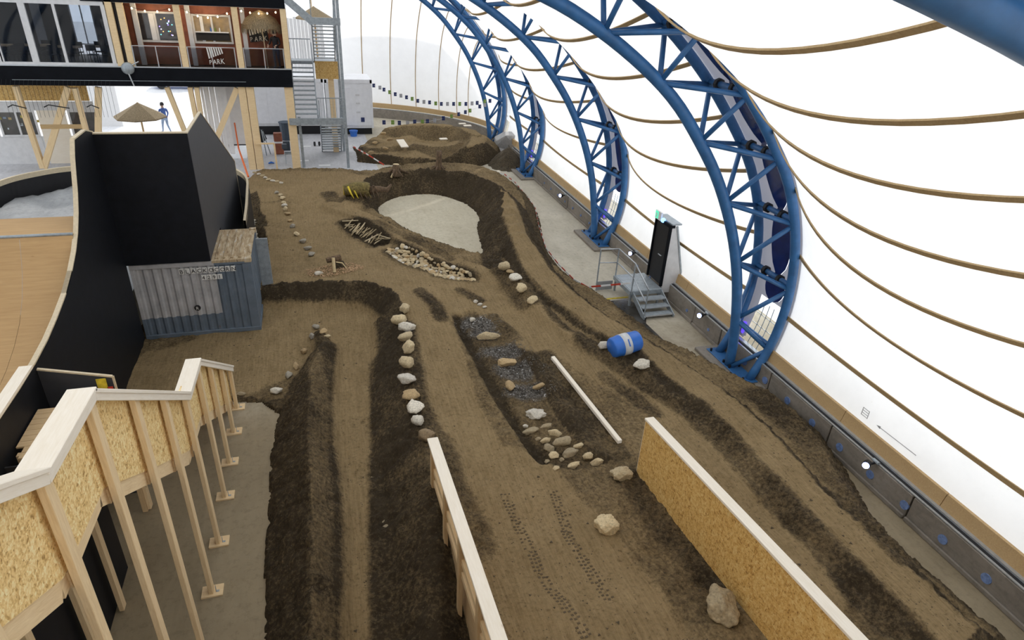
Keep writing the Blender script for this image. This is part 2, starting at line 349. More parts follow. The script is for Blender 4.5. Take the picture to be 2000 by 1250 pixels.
def idw(X, Y):
    s = np.zeros(X.shape); w = np.zeros(X.shape)
    for x, y, z in BW:
        k = 1 / (((X - x) ** 2 + (Y - y) ** 2) + .15) ** 1.6; s += k * z; w += k
    return s / w
CREST = PZ([(505, 556, .62), (560, 551, .68), (650, 548, .72), (720, 550, .78), (762, 562, .82), (780, 580, .85), (789, 602, .85), (794, 640, .85), (800, 690, .85), (800, 735, .85), (806, 775, .85), (818, 820, .85), (834, 855, .85), (846, 905, .82), (848, 985, .75), (850, 1100, .6), (850, 1250, .4), (850, 1500, .2)])
LOWR = CREST + [tuple(pz(500, 1700)), tuple(pz(480, 1700)), tuple(pz(500, 1000)), tuple(pz(500, 780)), tuple(pz(250, 780)), tuple(pz(200, 640)), tuple(pz(500, 556, .62))]
LBANK = PZ([(622, 648, .3), (636, 665, .45), (615, 710, .6), (600, 760, .7), (592, 830, .75), (597, 900, .78), (596, 1000, .78), (588, 1100, .78), (570, 1250, .8), (560, 1450, .8)])
# (points, half width of the crest, side slope, packed)
RIDGE = [
    (PZ([(690, 398, .55), (700, 372, .8), (722, 352, 1.0), (760, 336, 1.15), (830, 327, 1.25), (895, 334, 1.25), (945, 354, 1.2), (985, 390, 1.1), (1008, 430, 1.0), (1025, 475, .9), (1045, 520, .75), (1075, 560, .65)]), .42, .8, 1),
    (PZ([(650, 398, .5), (720, 425, .56), (790, 462, .62), (860, 500, .62), (930, 524, .6), (980, 548, .55)]), .34, .8, 1),
    (PZ([(1045, 520, .75), (1095, 572, .68), (1160, 620, .66), (1240, 668, .66), (1320, 722, .66), (1400, 778, .66), (1460, 832, .66), (1525, 905, .66), (1600, 990, .66), (1700, 1082, .66), (1800, 1172, .66), (1900, 1262, .66)]), .42, .7, 1),
    (PZ([(985, 515, .8), (1010, 545, .8), (1040, 585, .78), (1100, 640, .62), (1170, 677, .66), (1215, 692, .7), (1255, 715, .7), (1320, 775, .6)]), .12, .7, 0),
    (PZ([(950, 605, .52), (1000, 645, .56), (1060, 725, .56), (1110, 800, .55), (1170, 880, .5)]), .12, .6, 0),
]
PACK = [  # packed riding lines: points, half width, softness
    (PZ([(500, 360, .2), (600, 360, .25), (680, 370, .35)]), 2.2, 1.2), (PZ([(530, 420, .2), (560, 500, .3), (620, 540, .5)]), 1.3, .8),
    (PZ([(640, 380, .3), (650, 450, .4), (720, 510, .5), (800, 545, .55), (850, 590, .6)]), 1.0, .8),
    (PZ([(640, 545, .66), (730, 545, .75), (800, 590, .7), (850, 640, .62), (868, 700, .62), (885, 780, .6), (930, 870, .58), (985, 960, .5), (1080, 1100, .55), (1150, 1250, .7)]), .42, .35),
    (PZ([(985, 960, .5), (1080, 1090, .55), (1180, 1250, .7)]), 1.1, .6),
    (PZ([(960, 540, .5), (1000, 585, .5), (1045, 642, .5), (1110, 680, .5), (1188, 727, .48), (1266, 780, .46), (1325, 832, .42), (1410, 915, .4), (1510, 1030, .4), (1600, 1140, .4)]), .42, .3),
    (PZ([(900, 560, .5), (960, 590, .5), (1050, 660, .5)]), .6, .5),
    (PZ([(690, 672, .05), (684, 760, .05), (680, 860, .05), (672, 980, .05), (665, 1100, .05), (660, 1300, .05)]), .38, .22),
    (PZ([(690, 672, .05), (660, 625, .05), (580, 610, .08), (520, 620, .1), (420, 700, .1), (330, 720, .1)]), 1.0, .6),
    (PZ([(560, 640, .08), (500, 700, .08), (400, 740, .08)]), 1.2, .5),
]
PIT = [tuple(pz(*p, .45)) for p in [(893, 612), (925, 607), (955, 625), (1000, 665), (1060, 760), (1100, 820), (1150, 880), (1190, 905), (1120, 925), (1072, 915), (1030, 868), (985, 795), (935, 712), (910, 655)]]; PIT = chaikin(PIT)
TRENCH = PZ([(892, 622, .45), (905, 655, .45), (932, 705, .45), (948, 735, .45), (958, 750, .45), (985, 800, .4), (1025, 860, .4), (1060, 903, .4)])
STONEPIT = [tuple(pz(640 + x / 6.25, 400 + y / 6.25, .45)) for x, y in [(672, 572), (740, 545), (830, 535), (900, 515), (1000, 540), (1100, 590), (1200, 640), (1260, 680), (1400, 740), (1550, 785), (1690, 815), (1815, 905), (1780, 945), (1600, 950), (1350, 925), (1260, 855), (1100, 785), (950, 745), (820, 665)]]; STONEPIT = chaikin(STONEPIT)
STICKPIT = [tuple(pz(640 + x / 6.25, 400 + y / 6.25, .45)) for x, y in [(110, 205), (250, 180), (400, 185), (560, 260), (700, 350), (790, 430), (720, 480), (600, 515), (520, 500), (420, 430), (300, 370), (200, 290)]]; STICKPIT = chaikin(STICKPIT)
GRAV = [(*pz(935, 634, .42)[:2], .75, .5), (*pz(985, 690, .42)[:2], .8, .45), (*pz(1015, 725, .42)[:2], .8, .5), (*pz(1035, 765, .42)[:2], .75, .42), (*pz(945, 655, .42)[:2], .5, .4)]

ZONES = [  # measured patches of rougher or smoother earth: points, half width, softness, target
    (PZ([(1065, 695, .45), (1110, 755, .45), (1160, 820, .42), (1205, 885, .4)]), .2, .2, .2),
    (PZ([(1180, 735, .45), (1228, 768, .45), (1275, 808, .42)]), .12, .25, .25), (PZ([(1140, 662, .6), (1222, 715, .6), (1300, 765, .6), (1360, 808, .5), (1425, 870, .5), (1520, 980, .45), (1650, 1130, .4), (1740, 1230, .4)]), .2, .25, .2),
    (PZ([(850, 870, .6), (880, 960, .6), (930, 1060, .6)]), .25, .35, .25), (PZ([(945, 425, .5), (950, 470, .5), (965, 518, .5)]), .32, .15, .06),
    (PZ([(640, 378, .3), (655, 392, .4), (720, 400, .4)]), .25, .3, .2), (PZ([(735, 440, .4), (800, 475, .4), (880, 515, .4)]), .12, .2, .25),
    (PZ([(900, 570, .5), (935, 588, .5)]), .14, .2, .1), (PZ([(962, 620, .5), (1010, 665, .5)]), .12, .2, .2), (PZ([(975, 525, .5), (1000, 560, .5), (1030, 600, .5)]), .25, .3, .2),
    (PZ([(1240, 690, .6), (1290, 745, .5), (1320, 770, .5)]), .12, .15, .05), (PZ([(1250, 940, .4), (1310, 1030, .4), (1400, 1130, .5)]), .35, .4, .2),
    (PZ([(820, 560, .75), (850, 590, .65), (862, 620, .62)]), .14, .2, .15), (PZ([(1180, 570, .4), (1260, 640, .4), (1330, 690, .4)]), .2, .25, .3),
    (PZ([(1480, 780, .4), (1560, 850, .4), (1640, 950, .4), (1750, 1090, .4)]), .25, .3, .2), (PZ([(612, 690, .5), (625, 760, .5), (622, 850, .5), (630, 1000, .4), (625, 1250, .4)]), .14, .14, .33),
]
def terrain(X, Y):
    h = idw(X, Y); pk = np.full(X.shape, .55)
    dc, zc = linedist(X, Y, CREST); low = inside(X, Y, LOWR)
    low = low | ((X < 1.72) & (Y < 9.3) & (X > -1)); sl = np.where(Y > 17.2, 1.25, np.where(Y > 14, .85, .85))
    face = np.maximum(.06, zc - np.maximum(dc - .1, 0) * sl); outer = np.maximum(h, zc - np.maximum(dc - .22, 0) * .55)
    h = np.where(low, face, outer)
    pk = np.where(low, np.where(Y < 14, .12, .4 - .35 * smooth(.08, .3, zc - np.maximum(dc - .1, 0) * sl)), np.where((dc < .75) & (Y < 18.2), .12, pk))
    db, zb = linedist(X, Y, LBANK); r = zb - np.maximum(db - .08, 0) * 1.0
    pk = np.where(low & (r > h - .02), .1, pk); h = np.where(low, np.maximum(h, r), h)
    for pts, w, s, packed in RIDGE:
        d, z = linedist(X, Y, pts); r = z - np.maximum(d - w, 0) * s
        up = r > h
        pk = np.where(up & (d > w), .06, pk)
        if packed: pk = np.maximum(pk, 1 - smooth(w * .7, w * 1.35, d))
        else: pk = np.where(up, .15, pk)
        h = np.maximum(h, r)
    for pts, w, s in PACK:
        d, z = linedist(X, Y, pts); k = 1 - smooth(w, w + s, d)
        if pts is PACK[7][0] or pts is PACK[8][0] or pts is PACK[9][0]: k = k * low * (1 - smooth(.12, .34, h))
        else: k = k * ~low
        pk = np.maximum(pk, k * np.where(low, .95, 1.))
    for pts, w, s, tg in ZONES:
        d, z = linedist(X, Y, pts); k = (1 - smooth(w, w + s, d)) * .9; pk = pk * (1 - k) + tg * k
    # dirt piled on the far side of the packed line, pits
    ip = inside(X, Y, PIT); dp, _ = linedist(X, Y, PIT, True); k = ip * smooth(0, .18, dp); h = h - .07 * k; pk = pk * (1 - .45 * k)
    dt, _ = linedist(X, Y, TRENCH); k = 1 - smooth(.06, .22, dt); h = h - .17 * k; pk = pk * (1 - k)
    for P in (STONEPIT, STICKPIT):
        i = inside(X, Y, P); d, _ = linedist(X, Y, P, True); k = i * smooth(0, .16, d); h = h - .2 * k; pk = np.where(i, .0, np.minimum(pk, .25 + 2.5 * d))
    g = np.zeros(X.shape)
    for x, y, a, b in GRAV: g = np.maximum(g, 1 - smooth(.6, 1.1, np.hypot((X - x) / a, (Y - y) / b)))
    g = g * ip
    # heap behind the rock line, steps of the brake bumps
    d, z = linedist(X, Y, RIDGE[0][0]); near = (d < .5) & (Y > 21.5) & (Y < 27) & (X > 5)
    h = h + near * .055 * np.sin(Y * 7.)
    # edges against the concrete
    do, _ = linedist(X, Y, OUTW, True); ino = inside(X, Y, OUTW)
    steep = np.where((X < 4.5) & (Y > 26), .5, .85)
    hc = do * steep - .01 + fbm(X, Y, 2.5, 3, 3) * .05; edge = (hc < h) & ino
    pk = np.where(edge & (do < .9) & ~((Y > 31) & (X < 1)) & ~((X < -2) & low), np.minimum(pk, .2), pk); h = np.where(ino, np.minimum(h, hc), -.15)
    iv = inside(X, Y, OVALW); dv, _ = linedist(X, Y, OVALW, True)
    sv = 1.05 + np.where(Y > 24, .0, .25)
    hv = dv * sv - .01 + fbm(X, Y, 3, 3, 5) * .04; ed = (hv < h) & ~iv; pk = np.where(ed, np.minimum(pk, .08), pk); h = np.where(iv, -.15, np.minimum(h, hv))
    pk = np.where(edge, pk, pk + fbm(X, Y, 1.3, 4, 9) * .28)
    rough = 1 - np.clip(pk, 0, 1)
    h = h + fbm(X, Y, 1.6, 3, 11) * .05 + rough * (fbm(X, Y, 5.5, 4, 21, .68) * .11) + fbm(X, Y, 9, 2, 31) * .012
    return h, np.clip(pk, 0, 1), np.clip(g, 0, 1)
def heightmesh(name, xs, ys, fn, mat):
    X, Y = np.meshgrid(xs, ys); h, pk, g = fn(X, Y); ny, nx = X.shape
    V = np.stack([X, Y, h], -1).reshape(-1, 3); idx = np.arange(nx * ny).reshape(ny, nx)
    q = np.stack([idx[:-1, :-1], idx[:-1, 1:], idx[1:, 1:], idx[1:, :-1]], -1).reshape(-1, 4)
    hh = h.reshape(-1); q = q[(hh[q] > -.1).any(1)]
    used = np.unique(q); mp = -np.ones(nx * ny, int); mp[used] = np.arange(len(used)); q = mp[q]; V = V[used]
    me = bpy.data.meshes.new(name); me.vertices.add(len(V)); me.vertices.foreach_set('co', V.astype(np.float32).ravel())
    me.loops.add(q.size); me.loops.foreach_set('vertex_index', q.astype(np.int32).ravel())
    me.polygons.add(len(q)); me.polygons.foreach_set('loop_start', np.arange(0, q.size, 4, dtype=np.int32))
    me.update(); me.validate(); me.polygons.foreach_set('use_smooth', np.ones(len(me.polygons), bool))
    ca = me.color_attributes.new('mask', 'FLOAT_COLOR', 'POINT')
    C = np.stack([pk, g, 0 * g, 0 * g + 1], -1).reshape(-1, 4)[used]; ca.data.foreach_set('color', C.astype(np.float32).ravel())
    me.materials.append(mat); o = bpy.data.objects.new(name, me); COL.objects.link(o); return o
xs = np.arange(-5.4, 11.2, .045)
ys = np.concatenate([np.arange(2.2, 13, .045), np.arange(13, 24, .055), np.arange(24, 36.2, .07)])
dirt = tag(heightmesh('dirt_track', xs, ys, terrain, M_dirt), 'brown packed earth bike track with banked turns filling the hall floor', 'dirt track', kind='stuff')
HG = [0, 0, 0]
X_, Y_ = np.meshgrid(np.arange(-5.4, 11.2, .1), np.arange(2.2, 36.2, .1)); TH, _, _ = terrain(X_, Y_)
def ground(x, y):
    j = (x + 5.4) / .1; i = (y - 2.2) / .1
    if j < 0 or i < 0 or j >= TH.shape[1] - 1 or i >= TH.shape[0] - 1: return 0.
    a, b = int(i), int(j); fi, fj = i - a, j - b
    return max(0., float((TH[a, b] * (1 - fj) + TH[a, b + 1] * fj) * (1 - fi) + (TH[a + 1, b] * (1 - fj) + TH[a + 1, b + 1] * fj) * fi))
def hit(px, py):                                          # first point of the ground that the photograph shows at a pixel
    z = 1.6
    while z > 0:
        p = pz(px, py, z)
        if ground(p[0], p[1]) >= z - .006: return p
        z -= .012
    return pz(px, py, 0.)
OV = MB(); c0 = np.mean(OVALW, 0); ov = [c0 + (np.array(p) - c0) * 1.06 for p in OVALW]; OV.prism([(p[0], p[1], .0) for p in ov], (0, 0, .008)); mk('floor', OV, M_oval).__setitem__('kind', 'structure')

# far mound
MO = [(687, 283), (694, 301), (698, 317), (750, 322), (830, 326), (935, 326), (982, 312), (985, 296), (972, 277)]
MOW = [tuple(pz(*p)) for p in MO] + [tuple(pz(*p, .55)) for p in [(951, 259), (895, 243), (850, 238), (794, 238), (756, 247), (727, 261), (714, 267), (700, 277)]]
MR = [(PZ([(700, 296, .75), (738, 296, .8), (794, 301, .85), (850, 302, .9), (895, 298, .95), (929, 284, 1.0), (937, 268, 1.0), (915, 256, 1.0)]), .45, .8, 1),
      (PZ([(930, 262, 1.1), (895, 249, 1.1), (850, 243, 1.15), (794, 243, 1.1), (750, 250, .8)]), .25, .8, 0),
      (PZ([(820, 281, .75), (860, 283, .8), (905, 276, .7)]), .3, .5, 0), (PZ([(735, 270, .6), (770, 280, .65), (730, 285, .6)]), .4, .4, 0)]
def mound(X, Y):
    h = np.full(X.shape, .45) + fbm(X, Y, .5, 2, 61) * .25; pk = np.full(X.shape, .85)
    for pts, w, s, p in MR:
        d, z = linedist(X, Y, pts); r = z - np.maximum(d - w, 0) * s; up = r > h; pk = np.where(up & (d > w), .42, pk)
        if p: pk = np.maximum(pk, 1 - smooth(w * .7, w * 1.3, d))
        h = np.maximum(h, r)
    do, _ = linedist(X, Y, MOW, True); i = inside(X, Y, MOW); hc = do * 1.3; ed = (hc < h) & i; pk = np.where(ed, .1, pk); h = np.where(i, np.minimum(h, hc), -.15)
    h = h + fbm(X, Y, 1.2, 4, 41) * .12 * np.where(i, 1, 0); pk = np.clip(pk + fbm(X, Y, 1, 4, 43) * .3, 0, 1)
    return h, pk, 0 * h
tag(heightmesh('dirt_mound', np.arange(1.5, 12.5, .09), np.arange(33, 50, .09), mound, M_dirt), 'oval dirt mound with small track loops at the far end of the hall', 'dirt mound', kind='stuff')
def heap(X, Y):
    c = pz(992, 322, .1); d = np.hypot((X - c[0] - .1) / 1.15, (Y - c[1] - .4) / 1.5); h = .95 * (1 - smooth(0, 1.1, d)) - .03 + fbm(X, Y, 3, 4, 51) * .12
    h = np.where(d < 1.12, h, -.15); return h, 0 * h, 0 * h
hc_ = pz(992, 322, .1)
tag(heightmesh('soil_heap', np.arange(hc_[0] - 1.3, hc_[0] + 1.6, .07), np.arange(hc_[1] - 1.6, hc_[1] + 2.4, .07), heap, M_heap), 'dark loose soil heap beside the grey block near the third blue arch', 'soil heap', kind='stuff')

# ------------------------------------------------------------------ membrane hall
def dense(P, n=400):
    P = np.array(P, float); Q = []
    E_ = np.vstack([2 * P[0] - P[1], P, 2 * P[-1] - P[-2]])
    for i in range(1, len(E_) - 2):
        for t in np.linspace(0, 1, 24, endpoint=False):
            a, b, c, d = E_[i - 1:i + 3]; Q.append(.5 * (2 * b + (c - a) * t + (2 * a - 5 * b + 4 * c - d) * t * t + (3 * b - a - 3 * c + d) * t ** 3))
    Q.append(P[-1]); Q = np.array(Q); s = np.r_[0, np.cumsum(np.linalg.norm(np.diff(Q, axis=0), axis=1))]; return Q, s
XC = -3.0
OUTER = [(10.92, .08), (11.24, .8), (11.43, 1.6), (11.48, 2.5), (11.36, 3.5), (11.08, 4.5), (10.62, 5.5), (10.02, 6.36), (9.03, 7.5), (8.0, 8.45), (6.9, 9.25), (5.6, 10.0), (4.0, 10.7), (2.2, 11.25), (.2, 11.6), (-1.5, 11.75), (XC, 11.8)]
INNER = [(10.78, .08), (10.74, .8), (10.6, 1.75), (10.38, 2.75), (10.05, 3.75), (9.62, 4.7), (9.1, 5.6), (8.5, 6.4), (7.75, 7.25), (6.9, 7.95), (5.8, 8.65), (4.67, 9.2), (3.4, 9.6), (1.8, 9.98), (.2, 10.22), (-1.5, 10.36), (XC, 10.4)]
OQ, OS = dense(OUTER); IQ, IS = dense(INNER)
def at(Q, S, s): return np.array([np.interp(s, S, Q[:, 0]), np.interp(s, S, Q[:, 1])])
def nrm(Q, S, s): d = at(Q, S, s + .05) - at(Q, S, s - .05); d /= np.linalg.norm(d); return np.array([d[1], -d[0]])  # outwards
LO, LI = OS[-1], IS[-1]
def chordpts(Q, S, s0, s1, Y, mir, n, off=0.):
    r = []
    for s in np.linspace(s0, s1, n):
        p = at(Q, S, s) + (nrm(Q, S, s) * off if off else 0); r.append((2 * XC - p[0] if mir else p[0], Y, p[1]))
    return r
TY = [3.0, 13.0, 23.0, 33.0, 39.2]
NAMES = ['nearest blue steel arch, only its thick tube showing at the top right corner', 'blue steel lattice arch nearest the camera with its foot on the right concrete wall', 'blue lattice arch standing just beyond the exit door',
         'blue lattice arch whose foot stands beside the dark soil heap', 'farthest blue lattice arch, its foot behind the grey block']
nodeO = [1.0, 2.8, 4.65, 6.5, 8.35, 10.2, 12.1, 14., 15.9]; nodeI = [1.55, 3.3, 5.1, 6.9, 8.7, 10.4, 12.2, 14., 15.6]
for ti, Y0 in enumerate(TY):
    T = thing('blue_arch_truss', NAMES[ti], 'steel arch', (10.85, Y0, 0), group='blue steel arches along the hall')
    dx = -.25 if ti == 4 else 0
    def pt(Q, S, s, Y, mir=False):
        p = at(Q, S, s); return ((2 * XC - p[0] if mir else p[0]) + dx, Y, p[1])
    hw = .75 if ti < 4 else .5
    for mir in (False, True):
        wmk('inner_chord', MB().tube([(a + dx, b, c) for a, b, c in chordpts(IQ, IS, 0, LI, Y0, mir, 60)], .135, 14), M_blue, T, True)
        for sg in (-1, 1): wmk('outer_chord', MB().tube([(a + dx, b, c) for a, b, c in chordpts(OQ, OS, 0, LO, Y0 + sg * hw, mir, 60)], .12, 12), M_blue, T, True)
        if mir and ti > 0: continue
        for k in range(len(nodeO)):
            for sg in (-1, 1):
                o = pt(OQ, OS, nodeO[k], Y0 + sg * hw, mir)
                wmk('brace', MB().tube([o, pt(IQ, IS, nodeI[k], Y0, mir)], .06, 8), M_blue, T, True)
                if k: wmk('brace', MB().tube([o, pt(IQ, IS, nodeI[k - 1], Y0, mir)], .06, 8), M_blue, T, True)
            a, b = pt(OQ, OS, nodeO[k] + .1, Y0 - hw, mir), pt(OQ, OS, nodeO[k] + .1, Y0 + hw, mir)
            wmk('cross_tube', MB().tube([a, b], .075, 8), M_blue, T, True)
            if ti < 4 and not mir and k > 0:
                mid = (np.array(a) + np.array(b)) / 2
                for q in (-.3, .3): wmk('clamp', MB().tube([mid + (0, q - .05, 0), mid + (0, q + .05, 0)], .13, 8), M_rubber, T)
    if ti == 0: pass
    wmk('base_plate', MB().box((10.62 + dx, Y0 - .95, .1), (11.08 + dx, Y0 + .95, .135)), M_blue, T, bevel=.01)
    for q in (-.8, -.15, .15, .8):
        for xb in (10.68, 11.0): wmk('anchor_bolt', MB().tube([(xb + dx, Y0 + q, .13), (xb + dx, Y0 + q, .22)], .035, 6), M_rubber, T)
    for sg in (-1, 1):
        wmk('foot_brace', MB().tube([(10.75 + dx, Y0 + sg * .12, .15), pt(OQ, OS, nodeO[0], Y0 + sg * hw)], .06, 8), M_blue, T, True)
    wmk('concrete_footing', MB().box((10.35 + dx, Y0 - 1.15, 0), (11.12, Y0 + 1.15, .1)), M_plinth, T, bevel=.015)
    # foil strip between the outer chords
    def band(s0, s1, ya, yb, n=8, off=.17):
        G = []
        for i in range(n + 1):
            s = s0 + (s1 - s0) * i / n; t = i / n; p = at(OQ, OS, s) + nrm(OQ, OS, s) * off
            A = ya(t) if callable(ya) else ya; B = yb(t) if callable(yb) else yb
            G.append([(p[0] + dx, A, p[1]), (p[0] + dx, B, p[1])])
        return G
    edges = [nodeO[0] + .1] + [x + .1 for x in nodeO[1:]]
    for i in range(len(edges) - 1):
        s0, s1 = edges[i] if i else 2.1, edges[i + 1]; wd = lambda t: (.10 + .30 * math.sin(PI * min(1, max(0, t))) ** .6) * hw / .75
        if i == 0:
            for sg in (-1, 1): wmk('grey_edge', MB().grid(band(.75, 2.1, Y0 + sg * .44 * hw / .75, Y0 + sg * (hw + .1))), M_memg, T)
        l = lambda t: Y0 - wd(t); r = lambda t: Y0 + wd(t)
        wmk('grey_edge', MB().grid(band(s0, s1, Y0 - hw - .1, l)), M_memg, T); wmk('grey_edge', MB().grid(band(s0, s1, r, Y0 + hw + .1)), M_memg, T)
        wmk('blue_foil', MB().grid(band(s0, s1, l, r, off=.15)), M_foil if i else M_foil, T)
    # arched clear window at the bottom
    xg = 11.5 + dx; sw_, se_ = .72, 2.2
    aw_ = lambda t: (.42 if t < .55 else .42 * math.sqrt(max(0, 1 - ((t - .55) / .47) ** 2))) * hw / .75
    wmk('window_pane', MB().grid(band(sw_, se_, lambda t: Y0 - aw_(t), lambda t: Y0 + aw_(t), 16, .19)), M_glass, T)
    for q in (-.2, 0, .2): wmk('window_bar', MB().tube(chordpts(OQ, OS, sw_, se_ - .25, Y0 + q * hw / .75, False, 6, .17), .012, 5), M_steel, T)
    for q in (1.0, 1.3, 1.6): p = at(OQ, OS, q) + nrm(OQ, OS, q) * .17; wmk('window_bar', MB().tube([(p[0] + dx, Y0 - .42 * hw / .75, p[1]), (p[0] + dx, Y0 + .42 * hw / .75, p[1])], .01, 5), M_steel, T)
    for sg in (-1, 1): wmk('grey_edge', MB().box((xg, Y0 + sg * .68 - .16, .7), (xg + .04, Y0 + sg * .68 + .16, .9)), M_memg, T)
    if 0 < ti < 4: wmk('violet_lamp', MB().box((xg - .1, Y0 + .52, .8), (xg - .04, Y0 + .6, 1.15)), M_violet, T)

STR = [2.0, 3.75, 5.6, 7.3, 8.95, 10.55, 12.2, 13.9, 15.6, 17.2]          # arc positions of the battens
S0 = .95
def mem(s, v, ya, yb, mir=False, off=.16):
    p = at(OQ, OS, s); n = nrm(OQ, OS, s); sag = 1.22 * smooth(.9, 5.5, s) * min(1., abs(yb - ya) / 8.4) ** 2 * (1 - (2 * v - 1) ** 2)
    q = p + n * (off - sag); return ((2 * XC - q[0] if mir else q[0]), ya + (yb - ya) * v, q[1])
bays = [(-9.5, TY[0] - .8), (TY[0] + .8, TY[1] - .8), (TY[1] + .8, TY[2] - .8), (TY[2] + .8, TY[3] - .8), (TY[3] + .8, TY[4] - .55)]
for bi, (ya, yb) in enumerate(bays):
    for mir in (False, True):
        if bi == 4 and mir: continue
        G = [[mem(s, v, ya, yb, mir) for v in np.linspace(0, 1, 25)] for s in np.linspace(S0, LO, 64)]
        o = mk('wall_left' if mir else 'wall_right', MB().grid(G), M_mem, smooth=True); o['kind'] = 'structure'
        if mir: continue
        for s in STR:
            w = .055; A = [[mem(s + d, v, ya, yb, False, .13) for v in np.linspace(0, 1, 25)] for d in (-w, w)]; B = [[mem(s + d, v, ya, yb, False, .10) for v in np.linspace(0, 1, 25)] for d in (-w, w)]
            mb = MB().grid(B); mb.grid([A[0], B[0]]); mb.grid([B[1], A[1]])
            b = mk('batten', mb, M_strap, o)
# closing strips at each arch above the foil
for ti, Y0 in enumerate(TY):
    for mir in (False, True):
        s0 = .95 if mir else 16.0
        G = [[(p[0] if not mir else 2 * XC - p[0], y, p[1]) for y in (Y0 - .82, Y0 + .82)] for p in [at(OQ, OS, s) + nrm(OQ, OS, s) * .16 for s in np.linspace(s0, LO, 20)]]
        mk('ceiling', MB().grid(G), M_mem).__setitem__('kind', 'structure')
# rounded far end
EY = 39.7
def apse(s, th):
    p = at(OQ, OS, s) + nrm(OQ, OS, s) * .16; r = p[0] - XC
    return (XC + r * math.cos(th), EY + r * .72 * math.sin(th), p[1])
TH1 = math.radians(82)
# the wall line bends in gradually: far end plan as seen
o = mk('wall_back', MB().grid([[apse(s, t) for t in np.linspace(0, TH1, 49)] for s in np.linspace(S0, LO - .02, 60)]), M_mem, smooth=True); o['kind'] = 'structure'
for bx, by in ((625, 205), (668, 205), (715, 206), (768, 208), (817, 213), (865, 222), (905, 232), (943, 250)):
    xc_ = pz(bx, by, 1.0)[0]; A = [[], [], []]
    for s in np.linspace(S0, LO, 90):
        p = at(OQ, OS, s) + nrm(OQ, OS, s) * .16; r_ = p[0] - XC
        if r_ <= xc_ - XC + .02: break
        t = math.acos((xc_ - XC) / r_); d = np.array([math.cos(t), math.sin(t), 0]); q = np.array([xc_, EY + r_ * .72 * math.sin(t), p[1]])
        for k, (o1, o2) in enumerate(((-.035, 0.), (0, .05), (.035, 0.))): A[k].append(tuple(q + np.array([o1, 0, 0]) - d * o2 - np.array([0, 0, o2 * .4])))
    if len(A[0]) > 2: mk('batten', MB().grid(A), M_strap, o)
# near end wall, out of view, closes the hall
NE = MB(); NE.prism([(2 * XC - p[0], -9.5, p[1]) for p in [at(OQ, OS, s) for s in np.linspace(0, LO, 30)]] + [(p[0], -9.5, p[1]) for p in [at(OQ, OS, s) for s in np.linspace(LO, 0, 30)]], (0, -.05, 0))
mk('wall_front', NE, M_mem).__setitem__('kind', 'structure')

# low concrete wall, steel flashing and timber sill
def lowwall(name, seg, mat, z0, z1, a, b):
    pass
PX = 11.12
pl = thing('wall_right', None, None, (PX, 0, 0)); pl['kind'] = 'structure'
cuts = [-9.5, -4, 1.2, 4.1, 7.0, 9.4, 11.7, 14.1, 15.6, 17.3, 20., 23.5, 27, 30.5, 34.5]
for a, b in zip(cuts[:-1], cuts[1:]):
    j = random.uniform(-.012, .012)
    wmk('concrete_panel', MB().box((PX + j, a + .02, 0), (PX + .22 + j, b - .02, .62)).box((PX - .05 + j, a + .02, 0), (PX + j, b - .02, .09 + random.uniform(0, .04))), M_plinth, pl, bevel=.015)
wmk('backing', MB().box((PX + .06, -9.5, 0), (PX + .2, 36.3, .6)), M_rubber, pl)
wmk('flashing', MB().box((PX + .0, -9.5, .635), (PX + .06, 36.3, .655)).box((PX + .12, -9.5, .66), (PX + .24, 36.3, .70)), M_rail, pl)
wmk('dark_gap', MB().box((PX + .05, -9.5, .64), (PX + .13, 36.3, .66)), M_rubber, pl)
for ya, yb in bays[:4] + [(TY[3] + .8, 36.3)]:
    n = 3
    for k in range(n):
        y0 = ya + (yb - ya) * k / n; y1 = ya + (yb - ya) * (k + 1) / n
        wmk('sill_board', MB().prism([(PX + .2, y0 + .008, .70), (PX + .27, y0 + .008, .70), (PX + .33, y0 + .008, 1.0), (PX + .26, y0 + .008, 1.0)], (0, y1 - y0 - .016, 0)), M_sill, pl)
for y in np.arange(5.2, 13.2, .95).tolist() + [14.7, 16.] + np.arange(24.3, 31, 1.0).tolist() + [18.6, 19.6]:
    far = y > 14
    wmk('round_cap', MB().tube([(PX - .03, y, .30), (PX + .02, y, .30)], .10 if not far else .05, 16), flat('blue_disc', (.16, .24, .45), .25, .3, 14) if 'blue_disc' not in bpy.data.materials else bpy.data.materials['blue_disc'], pl)
# curved plinth of the far end
def aw(r0, r1, z0, z1, t0, t1, n=40):
    G = []
    for t in np.linspace(t0, t1, n):
        c, s = math.cos(t), math.sin(t); f = lambda r, z: (XC + r * c, EY + r * .72 * s, z)
        G.append([f(r0, z0), f(r0, z1), f(r1, z1), f(r1, z0)])
    return MB().grid(G)
bk = thing('wall_back', None, None, (4, 46, 0)); bk['kind'] = 'structure'
t0, t1 = 0, math.radians(70); RR = PX - XC
wmk('concrete_panel', aw(RR, RR + .25, 0, .62, t0, t1), M_plinth, bk); wmk('flashing', aw(RR, RR + .1, .63, .67, t0, t1), M_rail, bk)
wmk('sill_board', aw(RR + .18, RR + .3, .68, 1.0, t0, t1), M_sill, bk)
wmk('concrete_panel', MB().box((PX, 34.5, 0), (PX + .25, EY, .62)), M_plinth, pl); wmk('sill_board', MB().box((PX + .2, 36.3, .68), (PX + .3, EY, 1.0)), M_sill, pl)

